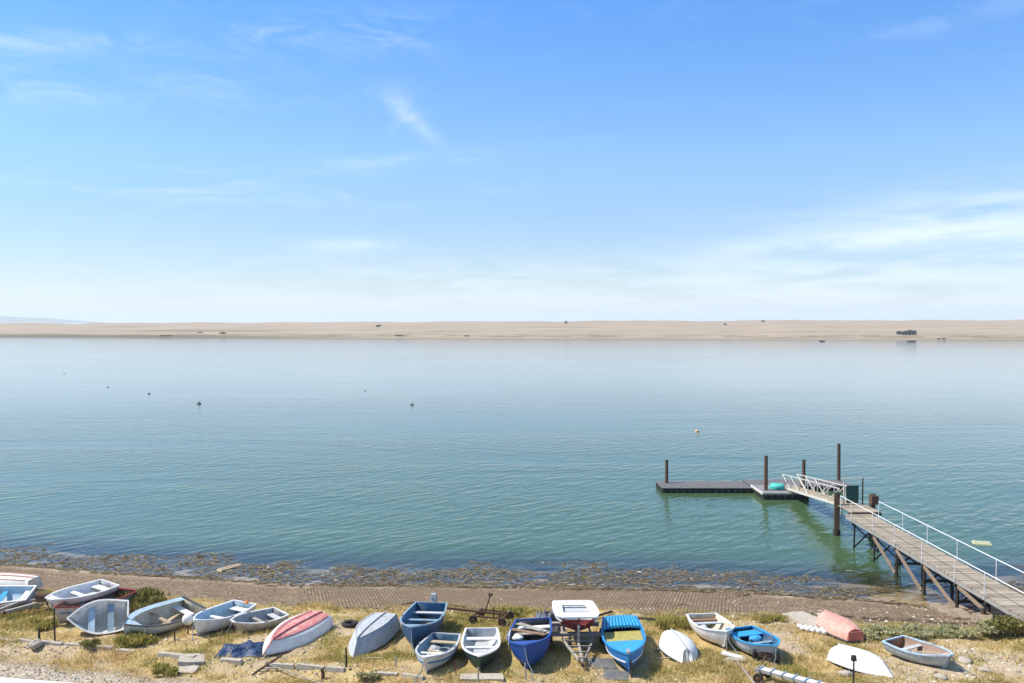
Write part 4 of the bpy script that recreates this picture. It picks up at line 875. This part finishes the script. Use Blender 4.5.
afloat(230, 567.5, (1.6, .45, .08), 1.0, 'pale plank floating at the weedy water edge', BARE, .03); afloat(982, 543, (1.1, .8, .08), -.3, 'pale yellowish board awash beside the jetty', worn('yellowed_board', (.5, .5, .3), (.3, .3, .2), .4), .03)

# ------------------------------------------------------------------ far shore things
def far_pt(px, py):
    d = ray(px, py); best = None
    for yy in np.arange(610, 1000, 2.0):
        t = yy / d.y; z = H + d.z * t
        if float(ridge_z(np.array(d.x * t), np.array(yy))) >= z: return Vector((d.x * t, yy, float(ridge_z(np.array(d.x * t), np.array(yy)))))
    t = 780 / d.y; return Vector((d.x * t, 780, float(ridge_z(np.array(d.x * t), np.array(780.0)))))
HUTW = worn('dark_hut_boards', (.07, .062, .06), (.13, .11, .1), .4, .2, .6); HUTR = worn('dark_hut_roof', (.045, .045, .05), (.1, .1, .1), .4)
def hut(px, py, w, d, h, label, group='dark huts on the far shingle beach', rz=0.0, door=True):
    p = far_pt(px, py); t = empty('beach_hut', label, 'hut', (p.x, p.y, p.z - .2), rz, group)
    MB().box((0, 0, h * .35), (w, d, h * .7)).build('wall', HUTW, t); a, b = w / 2 + .2, d / 2 + .25; z0, z1 = h * .7 + .004, h + .2
    MB().add([(-a, -b, z0), (a, -b, z0), (a, b, z0), (-a, b, z0), (-a, 0, z1), (a, 0, z1)], [(0, 1, 5, 4), (2, 3, 4, 5), (0, 4, 3), (1, 2, 5), (3, 2, 1, 0)]).build('roof', HUTR, t)
    if door: MB().box((w * .15, -d / 2 - .03, h * .3), (.9, .06, h * .55)).build('door', GREYW, t)
for k, (px, w, h) in enumerate(((899, 3.0, 2.6), (902.6, 2.6, 2.4), (906.2, 2.8, 3.0), (910, 3.0, 3.6), (914, 2.8, 3.2))): hut(px, 334.5, w, 3.2, h, ['end hut nearest open beach in the dark row', 'second hut, lowest in the dark row', 'middle hut of the dark row', 'tallest hut of the dark row', 'hut at the other end of the dark row, above the moored boat'][k])
hut(566, 323.6, 1.7, 1.7, 2.2, 'small dark hut alone on the ridge skyline', None); hut(378.5, 326.8, 4.2, 2.2, 1.6, 'low dark shelter on the upper slope of the shingle beach', None, .3, False); hut(725, 325.2, 1.6, 1.6, 1.3, 'tiny dark hut on the upper shingle slope', None); hut(763, 321.9, 2.0, 1.6, 1.1, 'tiny low hut right on the crest of the shingle ridge', None)
def farboat(px, py, L, label, hull, lining, rz, z=None):
    p = P(px, py, z=0) if z == 0 else far_pt(px, py); c, s_ = math.cos(rz) * L / 2, math.sin(rz) * L / 2
    b = Boat('moored_boat', label, (p.x + c, p.y + s_, p.z - .25), (p.x - c, p.y - s_, p.z - .25), L * .34, 1.0, .75, 'round', hull=hull, lining=lining, gun=hull, ground=False, sink=0, pitch=0, group='boats at the far shore'); b.thwart(.3, lining); b.deck(.7, hull)
farboat(911.5, 341.8, 6.0, 'dark boat afloat in front of the dark huts', DKGREY, GREY, .05, 0); farboat(822, 341.8, 3.6, 'small white and dark boat afloat off the beach', DARKM, WHITE, 2.6, 0); farboat(939, 339.4, 3.0, 'dark boat at the far water edge, nearer to the huts', DKGREY, GREY, .2, None); farboat(944, 339.3, 3.2, 'black boat at the far water edge, farther from the huts', DARKM, GREY, .3, None); farboat(325.5, 337.2, 3.6, 'lone dark boat at the far water edge in mid beach', DARKM, GREY, .1, 0)

# ------------------------------------------------------------------ vegetation
def leaf_mat(name, cols, rough=.75):
    m = bpy.data.materials.new(name); g = G(nodes(m)); r = g.n('ShaderNodeNewGeometry').outputs['Random Per Island']
    n1 = g.noise(g.obj(), .9, 4, .6); f = g.m('ADD', g.m('MULTIPLY', r, .55), g.m('MULTIPLY', n1, .45))
    col = g.ramp(f, cols); p = g.principled(col, rough, .2); t = g.n('ShaderNodeBsdfTranslucent'); g.put(t.inputs[0], col)
    mx = g.n('ShaderNodeMixShader'); g.put(mx.inputs[0], .4); g.nt.links.new(p, mx.inputs[1]); g.nt.links.new(t.outputs[0], mx.inputs[2]); g.out(mx.outputs[0]); return m
DRYL = leaf_mat('dry_grass_blades', [(.2, (.40, .28, .10)), (.42, (.62, .46, .18)), (.62, (.74, .57, .27)), (.85, (.80, .67, .40))])
GRNL = leaf_mat('green_grass_blades', [(.2, (.22, .20, .045)), (.45, (.38, .335, .085)), (.65, (.50, .43, .13)), (.85, (.66, .54, .22))])
SAGE = leaf_mat('sage_leaves', [(.2, (.29, .285, .13)), (.5, (.46, .44, .23)), (.8, (.62, .57, .36))])
BUSHL = leaf_mat('bush_leaves', [(.2, (.11, .105, .026)), (.45, (.22, .205, .056)), (.65, (.34, .30, .10)), (.85, (.47, .38, .17))])
def inside_boat(x, y):
    k = np.zeros(x.shape, bool)
    for cx, cy, hd, a, b in FOOT:
        if cy > 100: continue
        dx, dy = x - cx, y - cy; u = dx * math.cos(hd) + dy * math.sin(hd); v = -dx * math.sin(hd) + dy * math.cos(hd); k |= (u / a) ** 2 + (v / b) ** 2 < .95
    return k
def blades(name, mat, x, y, hmin, hmax, wid, lean=.5):
    n = len(x); z = zg(x, y) - .015; a = rng.uniform(0, 2 * np.pi, n); h = rng.uniform(hmin, hmax, n) * (0.6 + .8 * fbm(x, y, 1.4, 61)); w = wid * rng.uniform(.6, 1.4, n)
    la = rng.uniform(0, 2 * np.pi, n); ll = h * rng.uniform(.05, lean, n); c, s_ = np.cos(a) * w / 2, np.sin(a) * w / 2
    co = np.empty((n, 3, 3)); co[:, 0] = np.stack([x - c, y - s_, z], 1); co[:, 1] = np.stack([x + c, y + s_, z], 1); co[:, 2] = np.stack([x + np.cos(la) * ll, y + np.sin(la) * ll, z + h], 1)
    me = bpy.data.meshes.new(name); set_mesh(me, co.reshape(-1, 3), np.arange(3 * n).reshape(-1, 3), False); me.materials.append(mat); o = bpy.data.objects.new(name, me); COL.objects.link(o); return o
n = 420000; X = rng.uniform(-24, 25, n); Y = rng.uniform(29.5, 43.5, n)
vis = np.abs(X) < Y * .60; X, Y = X[vis], Y[vis]
gm = a_grass(X, Y, 0); gr = green_mask(X, Y); ba = bare_mask(X, Y); cl = fbm(X, Y, 1.7, 66)
ok = ~inside_boat(X, Y)
kd = ok & (rng.random(len(X)) < gm * np.clip(1.0 - ba * 1.25, 0, 1) * np.clip((cl - .33) * 3.2, .06, 1) * np.clip(1 - gr * .8, 0.15, 1) * .62)
tag(blades('dry_grass', DRYL, X[kd], Y[kd], .04, .15, .035, 1.3), kind='stuff')
kt = ok & (rng.random(len(X)) < gm * np.clip((fbm(X, Y, 1.15, 68) - .56) * 5, 0, 1) * .5 * np.clip(1 - ba, .2, 1))
tag(blades('tall_grass', DRYL, X[kt], Y[kt], .14, .36, .03, 1.0), kind='stuff')
kg = ok & (rng.random(len(X)) < gm * (np.clip(gr * 1.4 - .22, 0, 1) + .05 * (cl > .5)) * np.clip(1 - ba, .1, 1))
tag(blades('green_grass', GRNL, X[kg], Y[kg], .05, .17, .035, 1.2), kind='stuff')
def shrub(px, py, w, d, h, label, mat=BUSHL, n=1500, leaf=.10, spiky=False, seed=1, name='shrub', cat='shrub'):
    p = P(px, py); q = np.random.default_rng(seed); t = empty(name, label, cat, p)
    K = 16; cc = q.uniform(-1, 1, (K, 3)) * [w * .42, d * .42, h * .2] + [0, 0, h * .30]; cc[:, 2] += (1 - (cc[:, 0] / (w * .55)) ** 2) * h * q.uniform(0, .34, K); rr = q.uniform(.10, .26, K)
    k = q.integers(0, K, n); v = q.normal(size=(n, 3)); v /= np.linalg.norm(v, axis=1)[:, None]; rad = (q.random(n) ** .5 * np.where(q.random(n) < .14, 1.5, 1.0))[:, None]
    c = cc[k] + v * rad * np.stack([rr[k] * w, rr[k] * d, rr[k] * h], 1); c[:, 2] = np.maximum(c[:, 2], .02)
    a = q.normal(size=(n, 3)); a[:, 2] = np.abs(a[:, 2]) + (1.6 if spiky else .2); a /= np.linalg.norm(a, axis=1)[:, None]; b = np.cross(a, q.normal(size=(n, 3))); b /= np.linalg.norm(b, axis=1)[:, None]
    s_ = leaf * q.uniform(.6, 1.5, n)[:, None]; l = s_ * (1.9 if spiky else 1.0); wd = s_ * (.25 if spiky else .45)
    co = np.stack([c - a * l * .5, c + b * wd, c + a * l * .6, c - b * wd], 1).reshape(-1, 3)
    me = bpy.data.meshes.new('foliage'); set_mesh(me, co, np.arange(4 * n).reshape(-1, 4), False); me.materials.append(mat); o = bpy.data.objects.new('foliage', me); COL.objects.link(o); o.parent = t
    m = MB()
    for i in range(6): m.tube([(0, 0, -.05), Vector(cc[i]) * .5, Vector(cc[i])], [.03, .02, .012], 5)
    m.build('stem', BROWN, t); return t
shrub(141, 611, 2.5, 1.7, .85, 'largest green bush, standing behind white side-propped boat', BUSHL, 5200, .11, True, 2)
shrub(1010, 634, 1.5, 1.3, .85, 'dark green bush at the foot of the jetty', BUSHL, 3200, .10, False, 3)
shrub(994, 636, 1.2, 1.0, .6, 'lower sage green bush beside the dark bush at jetty foot', SAGE, 2200, .09, False, 4)
shrub(133, 645, 1.5, .9, .55, 'yellowish green clump at the bow of the large cream-lined boat', GRNL, 2400, .09, True, 5)
shrub(166, 674, .9, .6, .35, 'small bright green clump next to broken slabs at the kerb', GRNL, 1200, .08, True, 6)
shrub(92, 648, .7, .5, .4, 'dark little clump growing on the kerb below side-propped boat', BUSHL, 900, .07, False, 7)
shrub(868, 638, 1.9, 1.1, .42, 'low sage clump next to the coral dinghy', SAGE, 2600, .08, False, 8); shrub(903, 637, 2.2, 1.2, .45, 'broad low sage clump behind the grey open boat', SAGE, 3000, .08, False, 9); shrub(948, 636, 2.0, 1.1, .4, 'low sage clump between the grey boat and jetty foot bushes', SAGE, 2600, .08, False, 10)
shrub(675, 627, 1.7, 1.0, .4, 'green clump on the bank behind round white dinghy', GRNL, 2000, .08, True, 11); shrub(512, 616, 1.2, .8, .35, 'green clump beyond the iron trolley wheels', GRNL, 1300, .08, True, 12); shrub(368, 680, .9, .5, .35, 'grey green clump on the kerb near the grey overturned boat', SAGE, 1100, .07, False, 13)
shrub(40, 628, 1.3, 1.0, .35, 'yellow green clump beneath the rusty winch stand', GRNL, 1500, .08, True, 14); shrub(770, 622, 1.4, .6, .3, 'green clump at the top of the slipway above the blue-rimmed boat', GRNL, 1200, .07, True, 15)
def farscrub(px, py, w, h, label, seed):
    p = far_pt(px, py); t = shrub(512, 640, w, 3, h, label, BUSHL, 500, .45, False, seed, 'shrub', 'shrub'); t.location = p; tag(t, group='scrub at the edge of the far beach')
farscrub(165, 336.3, 12, 1.5, 'long dark scrub patch at the far water edge', 21); farscrub(222, 334.2, 7, 2.0, 'dark scrub mound on the low far shore', 22); farscrub(200, 333, 5, 1.1, 'small scrub clump beside the dark mound on the far shore', 23); farscrub(399, 336.2, 7, .9, 'low scrub strip at the far water edge in mid beach', 24); farscrub(467, 336.4, 4, .8, 'tiny scrub clump at the far water edge in mid beach', 25)
# seaweed strands thrown up on the slip
def strands(n):
    co = []; q = np.random.default_rng(8)
    X = q.uniform(-30, 24, n * 14); Yu = q.uniform(-.6, 8.5, n * 14); Y = shore_y(X) - Yu; w = a_weed(X, Y, 0); k = q.random(n * 14) < w * .3; X, Y = X[k][:n], Y[k][:n]
    L = q.uniform(.08, .3, len(X)); a = q.normal(0, .6, len(X)); z = zg(X, Y) + .02; c, s_ = np.cos(a) * L, np.sin(a) * L; nx, ny = -np.sin(a) * .03, np.cos(a) * .03; e = q.uniform(0, .04, len(X))
    co = np.stack([np.stack([X - c, Y - s_, z], 1), np.stack([X + nx, Y + ny, z + e], 1), np.stack([X + c, Y + s_, z], 1), np.stack([X - nx, Y - ny, z + e * .6], 1)], 1).reshape(-1, 3)
    me = bpy.data.meshes.new('seaweed'); set_mesh(me, co, np.arange(len(co)).reshape(-1, 4), False); me.materials.append(worn('dark_seaweed', (.085, .056, .026), (.15, .10, .05), .5, .3, 2, .6)); o = bpy.data.objects.new('seaweed', me); COL.objects.link(o); tag(o, kind='stuff')
strands(6000)
def mats(n):
    q = np.random.default_rng(18); X = q.uniform(-33, 30, n); u = -q.uniform(-.3, 5.2, n); Y = shore_y(X) - u
    k = fbm(X, Y * 1.6, .55, 77) + .12 * np.exp(-((u + 1.8) / 1.6) ** 2) - .16 * smooth(-3.0, -5.0, u) - .25 * np.exp(-((X - 20.5) / 2.2) ** 2); sel = q.random(n) < np.clip((k - .40) * 2.6, 0, .8); X, Y, u = X[sel], Y[sel], u[sel]
    L = q.uniform(.05, .24, len(X)); a = q.normal(.3, .7, len(X)); z = np.maximum(zg(X, Y), np.where(q.random(len(X)) < .09, .0, -.015 - .10 * q.random(len(X)))) + .006; c, s_ = np.cos(a) * L, np.sin(a) * L; wd = q.uniform(.015, .05, len(X)); nx, ny = -np.sin(a) * wd, np.cos(a) * wd; e = q.uniform(0, .035, len(X))
    co = np.stack([np.stack([X - c, Y - s_, z], 1), np.stack([X + nx, Y + ny, z + e], 1), np.stack([X + c, Y + s_, z], 1), np.stack([X - nx, Y - ny, z + e * .5], 1)], 1).reshape(-1, 3)
    m = bpy.data.materials.new('floating_weed'); g = G(nodes(m)); r = g.n('ShaderNodeNewGeometry').outputs['Random Per Island']
    col = g.ramp(r, [(0, (.085, .062, .030)), (.35, (.155, .117, .062)), (.75, (.23, .175, .098)), (.982, (.34, .265, .155)), (.988, (.56, .52, .44))]); g.out(g.principled(col, .8, .15))
    me = bpy.data.meshes.new('floating_seaweed'); set_mesh(me, co, np.arange(len(co)).reshape(-1, 4), False); me.materials.append(m); o = bpy.data.objects.new('floating_seaweed', me); COL.objects.link(o); tag(o, kind='stuff')
mats(190000)
def rubble(n):
    q = np.random.default_rng(28); X = q.uniform(-23, 24, n); Y = q.uniform(30, 43.5, n); k = .04 + bare_mask(X, Y) * .8 + track(X, Y) * .5; sel = (q.random(n) < k) & ~inside_boat(X, Y); X, Y = X[sel], Y[sel]; n = len(X)
    s_ = .018 + .075 * q.random(n) ** 3; z = zg(X, Y); a = q.uniform(0, 6.28, n); P6 = np.array([(1, 0, .1), (0, .8, 0), (-1, .1, 0), (0, -.9, .1), (.1, 0, .7), (0, .1, -.6)])
    co = P6[None] * s_[:, None, None] * q.uniform(.7, 1.3, (n, 6, 3)); ca, sa = np.cos(a)[:, None], np.sin(a)[:, None]; co = np.stack([co[..., 0] * ca - co[..., 1] * sa + X[:, None], co[..., 0] * sa + co[..., 1] * ca + Y[:, None], co[..., 2] + z[:, None]], 2).reshape(-1, 3)
    T = np.array([(0, 1, 4), (1, 2, 4), (2, 3, 4), (3, 0, 4), (1, 0, 5), (2, 1, 5), (3, 2, 5), (0, 3, 5)]); f = (np.arange(n)[:, None, None] * 6 + T[None]).reshape(-1, 3)
    m = bpy.data.materials.new('loose_stones'); g = G(nodes(m)); r = g.n('ShaderNodeNewGeometry').outputs['Random Per Island']; g.out(g.principled(g.ramp(r, [(0, (.16, .12, .085)), (.4, (.36, .29, .22)), (.8, (.55, .47, .38)), (1, (.72, .67, .6))]), .9, .2))
    me = bpy.data.meshes.new('gravel'); set_mesh(me, co, f, False); me.materials.append(m); o = bpy.data.objects.new('gravel', me); COL.objects.link(o); tag(o, kind='stuff')
rubble(40000)

# ------------------------------------------------------------------ light and sky
SAZ, SEL = R(-88), R(53)      # azimuth from +Y towards +X
sd = Vector((math.sin(SAZ) * math.cos(SEL), math.cos(SAZ) * math.cos(SEL), math.sin(SEL)))
sl = bpy.data.lights.new('sun', 'SUN'); sl.energy = 4.4; sl.angle = R(.5); sl.color = (1, .94, .84); so = bpy.data.objects.new('sun', sl); COL.objects.link(so); so.rotation_euler = (-sd).to_track_quat('-Z', 'Y').to_euler()
w = bpy.data.worlds.new('World'); scene.world = w; w.use_nodes = True; nt = w.node_tree; nt.nodes.clear(); g = G(nt)
sky = g.n('ShaderNodeTexSky', sky_type='NISHITA'); sky.sun_disc = False; sky.sun_elevation = SEL; sky.sun_rotation = SAZ; sky.altitude = 0; sky.air_density = 1.0; sky.dust_density = .25; sky.ozone_density = 1.6
v = g.n('ShaderNodeTexCoord').outputs['Generated']; sp = g.n('ShaderNodeSeparateXYZ'); g.put(sp.inputs[0], v); dx, dy, dz = sp.outputs
az = g.m('ARCTAN2', dx, dy); el = g.m('ARCTAN2', dz, g.m('SQRT', g.m('ADD', g.m('MULTIPLY', dx, dx), g.m('MULTIPLY', dy, dy))))
ae = g.n('ShaderNodeCombineXYZ'); g.put(ae.inputs[0], az); g.put(ae.inputs[1], el)
def pix(px, py): r = ray(px, py); return math.atan2(r.x, r.y), math.atan2(r.z, math.hypot(r.x, r.y))
def band(px, py, wpx, hpx, tilt=0.0):
    a, e = pix(px, py); da = g.m('SUBTRACT', az, a); de = g.m('SUBTRACT', g.m('SUBTRACT', el, e), g.m('MULTIPLY', da, tilt))
    q = g.m('ADD', g.m('POWER', g.m('ABSOLUTE', g.m('DIVIDE', da, wpx / F)), 2.0), g.m('POWER', g.m('ABSOLUTE', g.m('DIVIDE', de, hpx / F)), 2.0)); return g.m('EXPONENT', g.m('MULTIPLY', q, -1.0))
st1 = g.noise(g.mapping(ae.outputs[0], (3.2, 22, 1), (0, 0, R(3))), 2.2, 7, .62, .5)
st2 = g.noise(g.mapping(ae.outputs[0], (5, 16, 1), (0, 0, R(8)), (3, 1, 0)), 2.0, 8, .66, .8)
st3 = g.noise(g.mapping(ae.outputs[0], (12, 12, 1), (0, 0, R(-50))), 2.0, 6, .6, .8)
def cl(mask, n, lo, hi, k): return g.m('MULTIPLY', g.m('MULTIPLY', mask, g.rng(n, lo, hi)), k)
parts = [cl(band(1010, 215, 190, 28, .05), st1, .30, .64, .56), cl(band(900, 238, 170, 9, .05), st2, .35, .6, .6), cl(band(900, 275, 480, 20, .03), st1, .34, .64, .48), cl(band(420, 275, 400, 18, .0), st1, .42, .68, .24), cl(band(90, 82, 190, 22, .06), st2, .40, .74, .25), cl(band(10, 40, 120, 8, .1), st2, .35, .6, .28),
         cl(band(330, 38, 100, 16, .1), st2, .40, .68, .35), cl(band(353, 245, 45, 6, .02), st2, .3, .55, .40), cl(band(413, 120, 26, 9, -.75), st3, .30, .62, .30), cl(band(392, 108, 26, 20, 0), st3, .35, .7, .25), cl(band(970, 12, 80, 9, .12), st2, .36, .6, .12),
         cl(band(500, 302, 700, 9, .0), st1, .3, .6, .26), cl(band(200, 190, 260, 24, .05), st1, .46, .7, .22), cl(band(420, 160, 130, 8, .1), st2, .42, .66, .18), cl(band(850, 300, 350, 12, 0), st1, .3, .6, .35)]
acc = parts[0]
for q in parts[1:]: acc = g.m('SUBTRACT', g.m('ADD', acc, q), g.m('MULTIPLY', acc, q))
thin = g.m('MULTIPLY', g.rng(st2, .5, .8), g.m('MULTIPLY', g.rng(el, .05, .5), .10)); acc = g.m('ADD', acc, thin, clamp=True)
tint = g.mix(1.0, sky.outputs[0], g.mix(1.0, g.ramp(g.m('MULTIPLY', el, 1.0), [(0, (.40, .435, .475)), (.06, (.37, .425, .53)), (.11, (.365, .445, .575)), (.18, (.39, .52, .65)), (.35, (.255, .51, .78)), (.55, (.30, .50, .72)), (.85, (.92, .84, .66))]), (2, 2, 2), 'MULTIPLY'), 'MULTIPLY')  # sky overhead, out of view, brightened and warmed as added fill for shadows
skyc = g.mix(acc, tint, (7.3, 8.0, 8.7)); bg = g.n('ShaderNodeBackground'); g.put(bg.inputs[0], skyc); g.put(bg.inputs[1], .105); o = g.n('ShaderNodeOutputWorld'); g.nt.links.new(bg.outputs[0], o.inputs[0])

scene.view_settings.view_transform = 'Standard'; scene.view_settings.look = 'None'; scene.view_settings.exposure = .45; scene.view_settings.gamma = 1.0; scene.view_settings.use_curve_mapping = False
scene.render.engine = 'CYCLES'; cy = scene.cycles; cy.use_denoising = True; cy.max_bounces = 6; cy.transparent_max_bounces = 8; cy.volume_bounces = 1; cy.caustics_reflective = False; cy.caustics_refractive = False; cy.sample_clamp_indirect = 4
